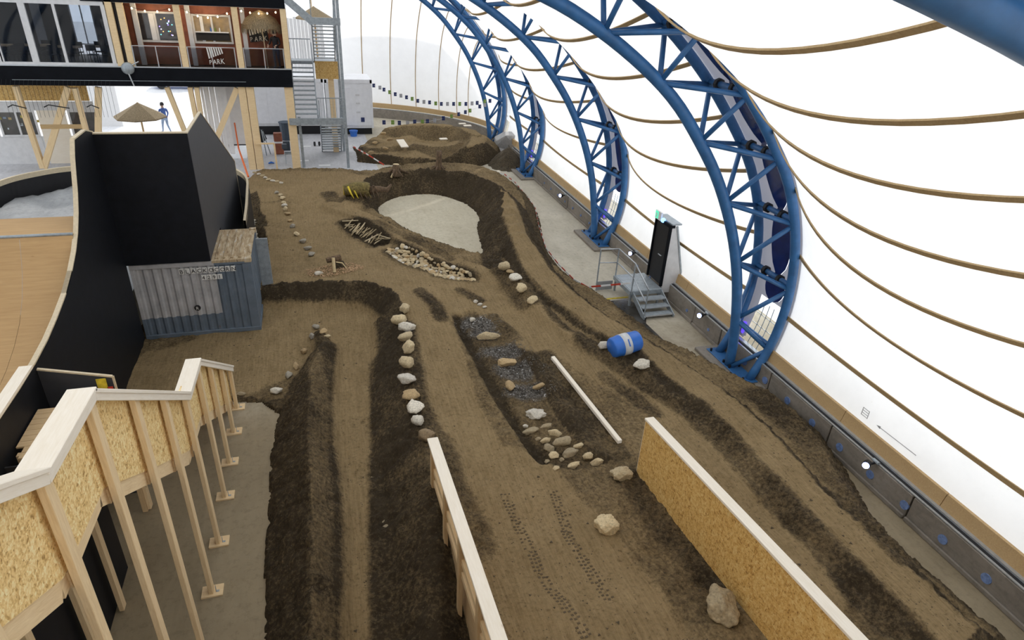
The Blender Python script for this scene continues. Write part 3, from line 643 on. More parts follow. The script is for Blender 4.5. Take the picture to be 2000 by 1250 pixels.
# ------------------------------------------------------------------ start ramp walls (panel boards on studs with a planed cap)
SL = -.116
def ramp_wall(X, top_at, y0, y1, hgt, sgn, label, studs, capw=.2):
    T = thing('ramp_guard_wall', label, 'wooden wall', (X, y1, 0), group='guard walls of the start ramp')
    zt = lambda y: top_at + SL * (y - y1); zb = lambda y: zt(y) - hgt
    xi = X; xo = X + sgn * .03                           # panel stands on the riding side
    n = 3
    for k in range(n):
        a = y0 + (y1 - y0) * k / n + .003; b = y0 + (y1 - y0) * (k + 1) / n - .003
        wmk('panel', MB().prism([(xi, a, zb(a)), (xi, b, zb(b)), (xi, b, zt(b)), (xi, a, zt(a))], (sgn * .02, 0, 0)), M_osbd, T)
    bar('cap', (X + sgn * (capw / 2 - .02), y0, zt(y0) + .025), (X + sgn * (capw / 2 - .02), y1 + .02, zt(y1) + .025), capw, .05, M_pale, T, bevel=.006)
    for y in studs:
        bar('post', (X + sgn * .1, y, -.02 if sgn < 0 else zb(y) + .04), (X + sgn * .1, y, zt(y) - .002), .07, .14, M_studs, T, up=(0, 1, 0), bevel=.005)
    return T, zt, zb
WL, zt, zb = ramp_wall(1.71, 1.84, .6, 9.44, 1.22, -1, 'left board guard wall of the start ramp with open posts on its outer side', [9.36, 8.1, 6.9, 5.7, 4.5, 3.3, 2.1], .2)
for o_, d in ((.62, .1), (.34, .07)):
    bar('rail', (1.71 - .07, .6, zt(.6) - o_ - .3), (1.71 - .07, 9.4, zt(9.4) - o_ - .3), .05, .12, M_pine, WL)
WR, zt2, zb2 = ramp_wall(5.93, 1.80, .6, 9.17, 1.40, 1, 'right board guard wall of the start ramp, smooth amber panels facing the track', [8.9, 7.7, 6.5, 5.3, 4.1], .2)
bar('end_trim', (5.93 + .02, 9.175, .3), (5.93 + .02, 9.175, 1.76), .03, .02, M_pale, WR)

# ------------------------------------------------------------------ wooden stairs on the left
ST = thing('wooden_staircase', 'tall pine staircase with board guard wall and long posts standing on the concrete', 'staircase', (-2.35, 8, 0))
X0 = -2.35
prof = [(1.0, 8.3), (4.82, 5.86), (6.15, 5.76), (9.65, 3.32), (10.85, 3.24), (13.98, 1.12)]
pz_ = lambda y: float(np.interp(y, [p[0] for p in prof], [p[1] for p in prof]))
low_ = [(1.0, 7.1), (4.72, 4.74), (5.95, 4.68), (9.4, 2.33), (10.6, 2.2), (13.98, .2)]
lz_ = lambda y: float(np.interp(y, [p[0] for p in low_], [p[1] for p in low_]))
for (a, za), (b, zb_) in zip(prof[:-1], prof[1:]):
    bar('cap', (X0 - .06, a - .02, za + .02), (X0 - .06, b + .02, zb_ + .02), .26, .045, M_pale, ST, bevel=.006)
    bar('cap_rail', (X0 + .03, a, za - .05), (X0 + .03, b, zb_ - .05), .045, .1, M_pale, ST, bevel=.004)
brk = [1.0, 3.4, 4.77, 6.05, 7.75, 9.5, 10.7, 12.3, 13.95]
for a, b in zip(brk[:-1], brk[1:]):
    a += .004; b -= .004
    wmk('panel', MB().prism([(X0 - .10, a, lz_(a)), (X0 - .10, b, lz_(b)), (X0 - .10, b, pz_(b) - .02), (X0 - .10, a, pz_(a) - .02)], (-.02, 0, 0)), M_osb, ST)
posty = [2.4, 3.6, 4.86, 6.12, 7.35, 8.5, 9.62, 10.85, 11.9, 12.97, 13.93]
for y in posty:
    bar('post', (X0 - .025, y, .03), (X0 - .025, y, pz_(y) - .01), .07, .15, M_pine, ST, up=(0, 1, 0), bevel=.005)
    bar('foot_board', (X0 - .18, y, .016), (X0 + .16, y, .016), .24, .032, M_pine, ST)
    wmk('angle_bracket', MB().box((X0 + .05, y - .045, .032), (X0 + .055, y - .005, .16)).box((X0 + .05, y - .045, .032), (X0 + .1, y - .005, .037)), M_steel, ST)
    bar('bearer', (X0 - .1, y + .02, lz_(y) - .13), (X0 - 1.35, y + .02, lz_(y) - .13), .05, .2, M_pine, ST)
    if y > 3: bar('post', (X0 - 1.38, y, .03), (X0 - 1.38, y, lz_(y) + (.9 if y < 5 else 0) - .1), .07, .14, M_pine, ST, up=(0, 1, 0))
for (a, za), (b, zb_) in zip(low_[:-1], low_[1:]):
    bar('stringer', (X0 - .14, a, za - .08), (X0 - .14, b, zb_ - .08), .045, .24, M_pine, ST); bar('stringer', (X0 - 1.3, a, za - .08), (X0 - 1.3, b, zb_ - .08), .045, .24, M_pine, ST)
    L = b - a
    if abs(za - zb_) > .3:
        n = max(2, int(abs(za - zb_) / .185))
        for k in range(n):
            y = a + L * (k + .5) / n; z = za + (zb_ - za) * (k + .5) / n
            wmk('tread', MB().box((X0 - 1.28, y - .15, z), (X0 - .16, y + .15, z + .035)), M_pine, ST)
    else:
        k = int(L / .15)
        for i in range(k): wmk('deck_board', MB().box((X0 - 1.28, a + L * i / k + .003, za), (X0 - .16, a + L * (i + 1) / k - .003, za + .03)), M_pine, ST)
# lower platform beside the black ramp
PL = thing('wooden_platform', 'small bare-board platform between the pine staircase and the black ramp wall', 'platform', (-4.6, 9.6, 0))
zp = 2.55
pp = [pz(*p, zp) for p in [(50, 852), (72, 806), (118, 803), (150, 790), (260, 820), (230, 900), (55, 884)]]
for k in range(9):
    y0 = 9.55 + k * .15
    wmk('deck_board', MB().box((-5.0 + (0.0 if k > 1 else .12), y0 + .004, zp - .03), (-3.72, y0 + .146, zp)), M_studs, PL)
for x, y in ((-4.9, 9.7), (-3.8, 9.7), (-4.9, 10.8), (-3.8, 10.8)): bar('post', (x, y, 0), (x, y, zp - .03), .09, .09, M_studs, PL)
for k in range(6): wmk('tread', MB().box((-6.2, 8.6 + k * .16, zp - .26 - .0 * k), (-3.72, 8.6 + k * .16 + .15, zp - .23)), M_studs, PL)
wmk('dark_slot', MB().box((-6.2, 9.42, zp - .22), (-3.9, 9.45, zp - .05)), M_rubber, PL)

# ------------------------------------------------------------------ quarter pipe with black side wall
QP = thing('quarter_pipe', 'large plywood quarter pipe with tall black side wall and pale curved edge', 'skate ramp', (-6.5, 14, 0))
XP = -5.03
curve = [(9.0, 3.18), (9.9, 3.17), (10.6, 3.16), (11.4, 3.18), (12.1, 3.24), (12.8, 3.36), (13.5, 3.52), (14.1, 3.74), (14.6, 3.98), (15.0, 4.25), (15.35, 4.58), (15.62, 4.92), (15.85, 5.3), (16.05, 5.62), (16.3, 5.92)]
side = [(17.68, 0), (17.68, 5.78), (17.2, 5.92)] + curve[::-1] + [(9.0, 0)]
wmk('side_wall', MB().prism([(XP, y, z) for y, z in side], (-.05, 0, 0)), M_black, QP)
ep = [(17.68, 5.78), (17.2, 5.92)] + curve[::-1][:-6]
edge = MB()
for (a, za), (b, zb_) in zip(ep[:-1], ep[1:]): edge.beam((XP - .03, a, za + .015), (XP - .03, b, zb_ + .015), .09, .03)
wmk('ply_edge', edge, M_edge, QP)
edge = MB()
for (a, za), (b, zb_) in zip(curve[:7], curve[1:8]): edge.beam((XP - .03, a, za + .015), (XP - .03, b, zb_ + .015), .09, .03)
wmk('ply_edge', edge, M_edge, QP)
bar('cap', (XP - .08, 9.0, 3.21), (XP - .08, 11.25, 3.21), .2, .05, M_pale, QP)
rs = [(y, z - .05) for y, z in curve if z < 4.5]; rs = [(11.2, 2.2), (11.9, 2.26), (12.6, 2.4), (13.2, 2.6), (13.7, 2.85), (14.15, 3.2), (14.5, 3.6), (14.75, 4.0), (14.88, 4.25)]
rs = [(8.0, 2.2)] + rs
G = [[(x, y, z) for x in (-5.09, -6.0, -6.9)] for y, z in rs]
xl = -7.05
for i, (a, b) in enumerate(((-5.09, -6.06), (-6.065, xl))):
    wmk('riding_surface', MB().grid([[(a, y, z) for y, z in rs], [(b, y, z) for y, z in rs]]), M_ramp, QP, True)
wmk('coping', MB().tube([(-5.09, 14.9, 4.27), (xl, 14.9, 4.27)], .035, 8), M_steel, QP, True)
wmk('deck', MB().box((xl, 14.92, 4.2), (-5.09, 16.1, 4.26)), M_ramp, QP)
wmk('side_wall', MB().prism([(xl, 16.1, 0), (xl, 16.1, 4.24), (xl, 14.9, 4.26)] + [(xl, y, z) for y, z in rs[::-1][1:]] + [(xl, 8, 0)], (-.04, 0, 0)), M_black, QP)
Q2 = thing('quarter_pipe', 'second plywood quarter pipe cut off by the left picture edge', 'skate ramp', (-8.3, 14, 0))
wmk('deck', MB().box((-9.8, 14.4, 4.2), (xl - .1, 16.1, 4.26)), M_ramp, Q2); wmk('side_wall', MB().box((xl - .16, 14.4, 0), (xl - .1, 16.1, 4.2)), M_black, Q2)
# low black wall with warning sign beside the platform
BW_ = thing('black_partition', 'low black partition with a pale cap and yellow sign beside the quarter pipe', 'partition', (-4.4, 11.36, 0))
wmk('board', MB().prism([(XP + .01, 11.36, 0), (-3.92, 11.36, 0), (-3.92, 11.36, 2.76), (XP + .01, 11.36, 3.06)], (0, .04, 0)), M_blk2, BW_)
bar('cap', (XP + .01, 11.38, 3.075), (-3.91, 11.38, 2.775), .05, .03, M_edge, BW_); bar('cap', (-3.91, 11.38, 2.775), (-3.91, 11.38, 1.9), .05, .03, M_edge, BW_, up=(0, 1, 0))
a = pY(199, 752, 11.35); wmk('yellow_sign', MB().box((a[0] - .07, 11.335, a[2] - .16), (a[0] + .09, 11.345, a[2] + .14)), M_yellow, BW_)
a = pY(216, 760, 11.35); wmk('red_sticker', MB().box((a[0] - .04, 11.335, a[2] - .06), (a[0] + .05, 11.345, a[2] + .06)), M_red, BW_)

# ------------------------------------------------------------------ black wall ride box behind the quarter pipe
HB = thing('black_ramp_tower', 'tall black house shaped ramp backing standing on the blue container', 'ramp tower', (-4, 17.7, 0))
wmk('front_sheet', MB().box((-5.03, 17.66, 2.33), (-2.98, 17.70, 5.74)), M_black, HB)
wmk('front_cap', MB().box((-5.08, 17.64, 5.74), (-2.96, 17.76, 5.77)), M_edge, HB)
sp = [(17.71, 2.33), (17.71, 5.74), (20.25, 5.74), (26.4, 2.75), (26.5, 0), (20.3, 0), (20.3, 2.33)]
wmk('side_wall', MB().prism([(-2.98, y, z) for y, z in sp], (-.05, 0, 0)), M_blk2, HB)
sc = MB()
for (a, za), (b, zb_) in zip(sp[1:4], sp[2:5]): sc.beam((-3.0, a, za + .012), (-3.0, b, zb_ + .012), .07, .03)
wmk('ply_edge', sc, M_edge, HB)
wmk('side_wall', MB().prism([(-5.0, y, min(z, 4.9 - max(0, y - 20.25) * .36)) for y, z in sp], (-.05, 0, 0)), M_blk2, HB)
wmk('back_surface', MB().prism([(-5.0, 20.25, 4.8), (-5.0, 26.4, 2.6), (-5, 26.4, 2.56), (-5, 20.25, 4.76)], (2.0, 0, 0)), M_ramp, HB)
wmk('deck', MB().box((-5.0, 17.7, 4.75), (-3.03, 20.25, 4.8)), M_ramp, HB)

# ------------------------------------------------------------------ container
CX0, CX1, CY0, CY1, CH = -5.0, -1.98, 17.72, 20.16, 2.3
CN = thing('shipping_container', 'short blue and grey corrugated shipping container with rusty roof edge', 'container', (-3.5, 18.9, 0))
def corr(x0, x1, fn, n):                                  # trapezoid corrugation along a wall
    pts = []; p = (x1 - x0) / n
    for i in range(n):
        a = x0 + i * p; pts += [(a, 0), (a + p * .28, 0), (a + p * .45, 1), (a + p * .78, 1)]
    pts.append((x1, 0)); return [[fn(a, d, z) for a, d in pts] for z in (.16, CH - .12)]
wmk('corrugated_side', MB().grid(corr(CX0 + .1, CX1 - .22, lambda a, d, z: (a, CY0 + .01 + .045 * d, z), 12)), M_cont, CN)
wmk('end_wall', MB().grid(corr(CY0 + .1, CY1 - .1, lambda a, d, z: (CX1 - .02 - .04 * d, a, z), 8)), M_cont, CN)
wmk('corner_post', MB().box((CX1 - .24, CY0, .12), (CX1, CY0 + .1, CH)), M_cont, CN, bevel=.01)
for x, y in ((CX0, CY0), (CX0, CY1 - .1), (CX1 - .1, CY1 - .1)): wmk('corner_post', MB().box((x, y, .12), (x + .1, y + .1, CH)), M_cont, CN, bevel=.01)
wmk('bottom_rail', MB().box((CX0, CY0 - .01, .04), (CX1, CY0 + .08, .17)), M_cont, CN, bevel=.01); wmk('bottom_rail', MB().box((CX1 - .08, CY0, .04), (CX1 + .01, CY1, .17)), M_cont, CN)
wmk('top_rail', MB().box((CX0, CY0 - .012, CH - .13), (CX1, CY0 + .07, CH)), M_cont, CN, bevel=.01)
wmk('top_rail', MB().box((-2.97, CY0 - .018, CH - .06), (CX1, CY0 + .06, CH + .01)), M_croof, CN)
wmk('roof', MB().box((CX0, CY0, CH - .03), (CX1, CY1, CH - .005)), M_croof, CN)
for i in range(4): wmk('roof_rib', MB().box((-2.9 + i * .2, CY0 + .15, CH - .005), (-2.82 + i * .2, CY1 - .15, CH + .02)), M_croof, CN, bevel=.01)
for x, y in ((CX1 - .17, CY0 - .02), (CX1 - .17, CY1 - .14)): wmk('corner_casting', MB().box((x, y, CH - .1), (x + .19, y + .16, CH + .025)), M_croof, CN, bevel=.012)
wmk('door_leaf', MB().box((CX1 + .02, CY1 - .55, .1), (CX1 + .35, CY1 - .5, CH - .15)), M_steel, CN)
a = pY(352, 534, CY0 - .02); b = pY(455, 527, CY0 - .02); wd = b[0] - a[0]
for i, ch in enumerate('BLACKOCORN'):
    x = a[0] + wd * i / 9.2
    wmk('letter_plate', MB().box((x - .02, CY0 - .024, a[2] - .03), (x + .10, CY0 - .016, a[2] + .13)), M_letter, CN)
    text('letter', ch, .16, M_rubber, CN, (x - .01, CY0 - .03, a[2] - .01), (PI / 2, 0, 0), .001)
c_ = pY(396, 545, CY0 - .02)
for i, ch in enumerate('4291'):
    x = c_[0] + .135 * i
    wmk('letter_plate', MB().box((x - .02, CY0 - .024, c_[2] - .03), (x + .10, CY0 - .016, c_[2] + .12)), M_letter, CN)
    text('letter', ch, .15, M_rubber, CN, (x - .01, CY0 - .03, c_[2] - .01), (PI / 2, 0, 0), .001)
c_ = pY(384, 608, CY0 - .02)
wmk('round_mark', MB().tube([(c_[0] + .04, CY0 - .02, c_[2] + .1), (c_[0] + .04, CY0 - .0, c_[2] + .1)], .085, 14), M_rubber, CN); text('letter', 'R', .13, M_letter, CN, (c_[0], CY0 - .03, c_[2] + .05), (PI / 2, 0, 0), .001)

# ------------------------------------------------------------------ airbag basin with curved timber rim
AB = thing('landing_basin', 'large grey sheet-covered landing basin with curved plywood rim and black lining', 'landing basin', (-8, 24, 0))
zr = 2.2
rp = [(-150, 425), (-60, 378), (0, 352), (35, 342), (75, 334), (110, 328), (150, 324), (220, 319), (330, 317), (400, 318), (440, 321), (464, 331), (479, 340), (486, 352), (485, 372), (484, 400), (480, 432)]
rim = [tuple(pz(*p, zr)[:2]) for p in rp]
for _ in range(2):
    rim = [rim[0]] + [q for a, b in zip(rim[:-1], rim[1:]) for q in ((a[0] * .75 + b[0] * .25, a[1] * .75 + b[1] * .25), (a[0] * .25 + b[0] * .75, a[1] * .25 + b[1] * .75))] + [rim[-1]]
cx, cy = -7., 23.; ra, rb = 4.6, 5.4
G = [[(x, y, z) for x, y in rim] for z in (.0, zr)]
wmk('rim_wall', MB().grid(G), M_black, AB)
Gi = [[(cx + (x - cx) * .985, cy + (y - cy) * .985, z) for x, y in rim] for z in (1.2, zr - .03)]; wmk('black_lining', MB().grid(Gi), M_rubber, AB)
rg = [[(cx + (x - cx) * q, cy + (y - cy) * q, zr + z) for x, y in rim] for q, z in ((1.0, -.16), (1.0, .02), (.983, .02), (.983, -.16))]; wmk('rim_edge', MB().grid(rg), M_edge, AB)
gx = np.linspace(-12, -5.12, 40); gy = np.linspace(16.3, 28.6, 46)
GX, GY = np.meshgrid(gx, gy); IN = inside(GX, GY, [(cx + (a - cx) * .97, cy + (b - cy) * .97) for a, b in rim] + [(-3.2, 16), (-12.3, 16)])
GZ = np.where(IN, 1.45 + .05 * np.sin(GX * 2.3 + GY) + fbm(GX, GY, 1.5, 3, 77) * .12, 1.0)
GG = [[(GX[i, j], GY[i, j], GZ[i, j]) for j in range(40)] for i in range(46)]
wmk('grey_sheet', MB().grid(GG), M_tarp, AB, True)
for x in np.linspace(-10.9, -6.2, 0): pass

# ------------------------------------------------------------------ rocks
import bmesh
def rock_mesh(seed, sub=3, rough=.34, flat_=.8):
    bm = bmesh.new(); bmesh.ops.create_icosphere(bm, subdivisions=sub, radius=1); r = np.random.default_rng(seed)
    pl_ = [(r.normal(size=3), r.uniform(.52, .86)) for _ in range(15)]
    ph = r.uniform(0, 6, 9)
    for v in bm.verts:
        c = np.array(v.co); d = c / np.linalg.norm(c); s = 1.
        for n, k in pl_:
            n = n / np.linalg.norm(n); t = d @ n
            if t > 0: s = min(s, k / max(t, .01))
        s *= 1 + rough * .25 * (math.sin(d[0] * 5 + ph[0]) * math.sin(d[1] * 6 + ph[1]) + .6 * math.sin(d[2] * 9 + ph[2]) * math.sin(d[0] * 11 + ph[3]) + .35 * math.sin(d[1] * 19 + ph[4]) * math.sin(d[2] * 17 + ph[5]))
        v.co = d * s
    for f in bm.faces: f.smooth = sub > 2
    me = bpy.data.meshes.new('rock'); bm.to_mesh(me); bm.free(); return me
RM = {(s, k): rock_mesh(100 + s * 7 + k, s) for s in (2, 3, 4) for k in range(8)}
def rock(px, py, w, h, kind, label, cat='rock', group=None, name='rock', sub=3, sink=.18, z=None):
    g = hit(px, py + h * .32) if z is None else pz(px, py + h * .32, z)
    dist = np.linalg.norm(g - [0, 0, CAMH]); W_ = w / F * dist * 1.18; H_ = h / F * dist * 1.15
    i = random.randrange(8); me = RM[(sub, i)].copy() if False else RM[(sub, i)]
    key = me.name + kind
    mm = bpy.data.meshes.get(key)
    if mm is None: mm = me.copy(); mm.name = key; mm.materials.append(RK[kind])
    o = bpy.data.objects.new(name, mm); COL.objects.link(o)
    sz = min(H_, W_ * 1.1) * .42; sy = max(H_ * .55, sz * .8)
    o.scale = (W_ * .53, sy, max(sz, W_ * .25)); o.rotation_euler = (random.uniform(-.15, .15), random.uniform(-.15, .15), random.choice((0, PI)) + random.uniform(-.3, .3))
    o.location = (g[0], g[1] + sy * .3, (ground(g[0], g[1]) if z is None else z) + o.scale[2] * (1 - sink * 2))
    tag(o, label, cat, group); return o
ORD = ['first', 'second', 'third', 'fourth', 'fifth', 'sixth', 'seventh', 'eighth', 'ninth', 'tenth', 'eleventh', 'twelfth', 'thirteenth']
A = [(792, 602, 20, 26, 'pale', 'upright pale'), (783, 626, 30, 26, 'pale', 'slanted pale'), (794, 640, 34, 28, 'white', 'broad whitish'), (793, 658, 27, 24, 'pale', 'mottled pale'), (800, 680, 28, 29, 'pale', 'rounded cream'), (798, 709, 29, 30, 'pale', 'pointed cream'),
     (796, 741, 31, 29, 'white', 'faceted pale'), (805, 770, 36, 26, 'tan', 'flat tan'), (812, 797, 28, 30, 'white', 'blocky white'), (819, 822, 24, 26, 'white', 'small white'), (833, 852, 32, 36, 'brown', 'brown pitted')]
for i, (x, y, w, h, k, d) in enumerate(A): rock(x, y, w, h, k, f'{d} rock, {ORD[i]} from the far end of the ridge row', group='big rocks along the ridge', sub=3)
B = [(619, 639, 14, 12, 'grey', 'grey rounded'), (632, 648, 13, 12, 'tan', 'tan round'), (640, 657, 11, 9, 'pale', 'small pale'), (610, 657, 11, 15, 'grey', 'dark pointed'), (594, 686, 13, 13, 'tan', 'tan round'), (578, 713, 11, 20, 'tan', 'tall narrow'), (564, 733, 13, 16, 'grey', 'grey oval'), (539, 764, 22, 18, 'white', 'white angular')]
for i, (x, y, w, h, k, d) in enumerate(B): rock(x, y, w, h, k, f'{d} stone, {ORD[i]} from the top of the curved row beside the left bank', group='stones beside the left bank')
Cc = [(541, 376, 9, 7, 'grey'), (548, 381, 9, 8, 'pale'), (552, 387, 10, 10, 'pale'), (554, 396, 9, 8, 'pale'), (557, 402, 11, 8, 'white'), (558, 409, 9, 10, 'pale'), (562, 418, 10, 8, 'tan'), (566, 431, 10, 8, 'tan'), (572, 442, 12, 9, 'grey'), (579, 457, 11, 10, 'pale'), (592, 471, 12, 11, 'grey'), (602, 485, 13, 11, 'grey'), (609, 497, 11, 11, 'grey')]
for i, (x, y, w, h, k) in enumerate(Cc): rock(x, y, w, h, k, f'small {"cream" if k=="pale" else k} stone, {ORD[i]} from the top of the row past the container', group='stones past the container')
D = [(497, 337, 9, 5), (505, 340, 9, 5), (512, 343, 9, 6), (518, 347, 8, 6), (524, 351, 9, 6), (533, 353, 9, 6), (541, 354, 7, 5), (549, 357, 8, 6)]
for i, (x, y, w, h) in enumerate(D): rock(x, y, w, h, 'white' if i % 2 else 'pale', f'tiny pale stone, {ORD[i]} from the left in the row by the timber posts', group='stones by the timber posts', sub=2)
Eb = [(987, 521, 24, 22, 'pale', 'rounded cream'), (996, 532, 16, 10, 'tan', 'small yellowish'), (1007, 544, 30, 19, 'white', 'jagged whitish'), (1021, 563, 25, 24, 'pale', 'hollowed cream'), (1041, 586, 23, 19, 'pale', 'last cream')]
for i, (x, y, w, h, k, d) in enumerate(Eb): rock(x, y, w, h, k, f'{d} rock, {ORD[i]} from the top in the row beside the dirt bowl exit', group='rocks beside the bowl exit')
for x, y, w, h, k, l in [(929, 589, 11, 9, 'white', 'white stone, upper of three above the gravel patch'), (938, 595, 11, 7, 'white', 'white stone, middle of three above the gravel patch'), (947, 600, 10, 5, 'white', 'white stone, lower of three above the gravel patch'),
        (922, 626, 12, 10, 'white', 'single small pale stone lying in the upper gravel'), (956, 661, 40, 10, 'pale', 'long flat cream stone between two gravel patches'), (988, 709, 36, 22, 'tan', 'flat tan stone amid the middle gravel'), (997, 755, 20, 22, 'tan', 'tan stone left of the lower gravel'),
        (1053, 756, 26, 12, 'tan', 'flat tan stone right of the lower gravel'), (1046, 809, 38, 24, 'white', 'large whitish angular stone below the gravel'), (1026, 833, 14, 7, 'white', 'tiny white chip left of the cobbles'), (1217, 926, 40, 30, 'pale', 'round beige rock at the corner of the right guard wall'),
        (1180, 677, 30, 15, 'white', 'knobbly whitish rock left of the blue barrel'), (1255, 713, 40, 20, 'white', 'wedge shaped whitish rock right of the blue barrel'), (1188, 1026, 42, 40, 'pale', 'angular boulder alone on the ramp dirt'), (1412, 1190, 56, 58, 'dull', 'big rough grey-brown boulder against the right guard wall'),
        (621, 536, 17, 7, 'white', 'white stone left of the wood chips'), (505, 567, 8, 8, 'tan', 'orange stone at the container door'), (471, 770, 16, 8, 'dull', 'dull flat stone behind the staircase end'), (1568, 0, 0, 0, '', '')]:
    if w: rock(x, y, w, h, k, l, sub=4 if w > 35 else 3)
Gs = [(1038, 841, 30, 14), (1068, 833, 26, 11), (1083, 846, 32, 11), (1102, 861, 42, 22), (1065, 861, 26, 9), (1072, 873, 23, 19), (1131, 870, 22, 13), (1113, 884, 38, 21), (1082, 889, 21, 15), (1151, 889, 31, 19), (1167, 903, 30, 12), (1122, 909, 30, 12), (1088, 913, 16, 11), (1070, 900, 13, 9), (1098, 898, 11, 9), (1052, 858, 14, 8)]
pos = ['topmost left', 'topmost right', 'long thin upper', 'large upper', 'thin left', 'rounded left', 'far right upper', 'large central', 'small lower left', 'whitish right', 'lowest right flat', 'dirt-covered lower', 'lowest', 'yellowish tiny', 'tiny centre', 'small upper left']
for (x, y, w, h), d in zip(Gs, pos): rock(x, y, w, h, 'pale' if (x + y) % 3 == 0 or d.startswith('whitish') else 'dull', f'{d} cobble in the embedded patch before the start ramp', 'cobble', 'cobbles set in the dirt', 'cobble', sub=3, sink=.34)
# stones of the rock garden
sp_ = []
lx0, lx1 = min(p[0] for p in STONEPIT), max(p[0] for p in STONEPIT); ly0, ly1 = min(p[1] for p in STONEPIT), max(p[1] for p in STONEPIT)
cxs = rng.uniform(lx0, lx1, 12000); cys = rng.uniform(ly0, ly1, 12000); ok = inside(cxs, cys, STONEPIT); cxs, cys = cxs[ok], cys[ok]
ok = linedist(cxs, cys, STONEPIT, True)[0] > .06
for x, y in zip(cxs[ok], cys[ok]):
    x, y = float(x), float(y)
    if len(sp_) < 280 and all((x - a) ** 2 + (y - b) ** 2 > .104 ** 2 for a, b in sp_): sp_.append((x, y))
for x, y in sp_:
    k = random.choice(['pale', 'pale', 'dull', 'white', 'tan', 'pale']); me = RM[(2, random.randrange(8))]; key = me.name + k
    mm = bpy.data.meshes.get(key)
    if mm is None: mm = me.copy(); mm.name = key; mm.materials.append(RK[k])
    o = bpy.data.objects.new('stone', mm); COL.objects.link(o); s = random.uniform(.075, .135)
    o.scale = (s * random.uniform(.9, 1.4), s, s * random.uniform(.6, .85)); o.rotation_euler = (random.uniform(-.4, .4), random.uniform(-.4, .4), random.uniform(0, 6)); o.location = (x, y, ground(x, y) + s * .45)
    tag(o, 'fist-sized pale rubble stone filling the long pit beside the bowl', 'stone', 'rubble stones in the long pit')
# gravel bits
gb = MB(); tet = [(0, 0, 1), (1, 0, -.4), (-.5, .87, -.4), (-.5, -.87, -.4)]
for gx_, gy_, ga, gbb, n in [(g[0], g[1], g[2], g[3], 190) for g in GRAV]:
    for _ in range(n):
        t = random.uniform(0, 6.28); r = math.sqrt(random.random()); x = gx_ + ga * r * math.cos(t); y = gy_ + gbb * r * math.sin(t); z = ground(x, y); s = random.uniform(.012, .03); a = random.uniform(0, 6)
        gb.add([(x + s * (p[0] * math.cos(a) - p[1] * math.sin(a)), y + s * (p[0] * math.sin(a) + p[1] * math.cos(a)), z + s * .5 * (1 + p[2])) for p in tet], [(0, 1, 2), (0, 2, 3), (0, 3, 1), (1, 3, 2)])
M_chip = flat('grey_chippings', (.15, .135, .115), .7, .6, 40)
tag(mk('gravel', gb, M_chip), 'grey angular gravel spread in patches down the middle strip', 'gravel', kind='stuff')
# clods and grit scattered over the loose slopes
cl = MB()
for _ in range(9000):
    x = random.uniform(-3.6, 10.9); y = 2.6 + 26 * random.random() ** 1.6; z = ground(x, y)
    if z < .03: continue
    s = random.uniform(.006, .02) * (1 + (random.random() < .06) * 1.2); a = random.uniform(0, 6)
    cl.add([(x + s * (p[0] * math.cos(a) - p[1] * math.sin(a)), y + s * (p[0] * math.sin(a) + p[1] * math.cos(a)), z + s * .3 * (1 + p[2])) for p in tet], [(0, 1, 2), (0, 2, 3), (0, 3, 1), (1, 3, 2)])
tag(mk('soil_clods', cl, flat('clod', (.085, .062, .036), .95, .5, 30)), 'loose crumbs of brown earth scattered over the track', 'soil', kind='stuff')
# tyre tread marks
tr = MB()
for (x0, y0, x1, y1) in [(985, 965, 1062, 1130), (1100, 1030, 1190, 1170), (1060, 1130, 1150, 1250), (1080, 960, 1110, 1040)]:
    a = hit(x0, y0); b = hit(x1, y1); L = np.linalg.norm((b - a)[:2]); d = (b - a) / L; n_ = np.array([-d[1], d[0]]); k = 0
    while k * .085 < L:
        p = a + d * k * .085; k += 1
        for sd in (-.07, .0, .07):
            if random.random() < .22: continue
            q = p[:2] + n_ * (sd + .008 * math.sin(k)) + d[:2] * (.02 if sd == 0 else 0); z = ground(*q)
            u = n_ * .022; v = d[:2] * .016; tr.prism([(*(q - u - v), z - .01), (*(q + u - v), z - .01), (*(q + u + v), z - .01), (*(q - u + v), z - .01)], (0, 0, .018))
tag(mk('tread_marks', tr, flat('pressed_soil', (.10, .07, .038), .95, .3, 9)), 'tyre tread imprints running down the start ramp dirt', 'tyre marks', kind='stuff')

# sticks
def stick(p, q, r0, label, group, name='stick', mat=None, lift=.03):
    a, b = hit(*p), hit(*q); a[2] = ground(a[0], a[1]) + lift + r0; b[2] = ground(b[0], b[1]) + lift + r0
    d = b - a; o0 = Vector((a + b) / 2); n = 5; pts = []
    for i in range(n):
        t = i / (n - 1); pts.append(a + d * t + (0, 0, random.uniform(-.01, .01)) - np.array(o0))
    o = mk(name, MB().tube(pts, [r0 * (1 - .35 * i / (n - 1)) for i in range(n)], 7), mat or M_stick, None, o0, smooth=True); return tag(o, label, 'branch', group)
S_ = lambda x, y: (640 + x / 6.25, 400 + y / 6.25)
fix = [((350, 380), (458, 252), .045), ((305, 355), (400, 245), .035), ((180, 238), (375, 210), .03), ((215, 268), (312, 270), .03), ((215, 288), (312, 298), .03), ((455, 465), (635, 375), .03), ((500, 480), (545, 400), .028), ((565, 500), (680, 430), .028), ((620, 400), (765, 440), .03), ((540, 440), (760, 445), .025), ((265, 325), (330, 290), .025), ((395, 405), (470, 340), .025), ((430, 420), (555, 320), .025), ((490, 330), (500, 310), .02)]
for k in range(24):
    x = random.uniform(230, 640); y = 240 + (x - 200) * .42 + random.uniform(-25, 40); t = random.uniform(-1.1, -.2) ; l = random.uniform(40, 75); fix.append(((x - l * math.cos(t), y - l * math.sin(t)), (x + l * math.cos(t), y + l * math.sin(t)), random.uniform(.015, .028)))
M_stickp = flat('pale_stick', (.5, .4, .25), .9, .25, 8)
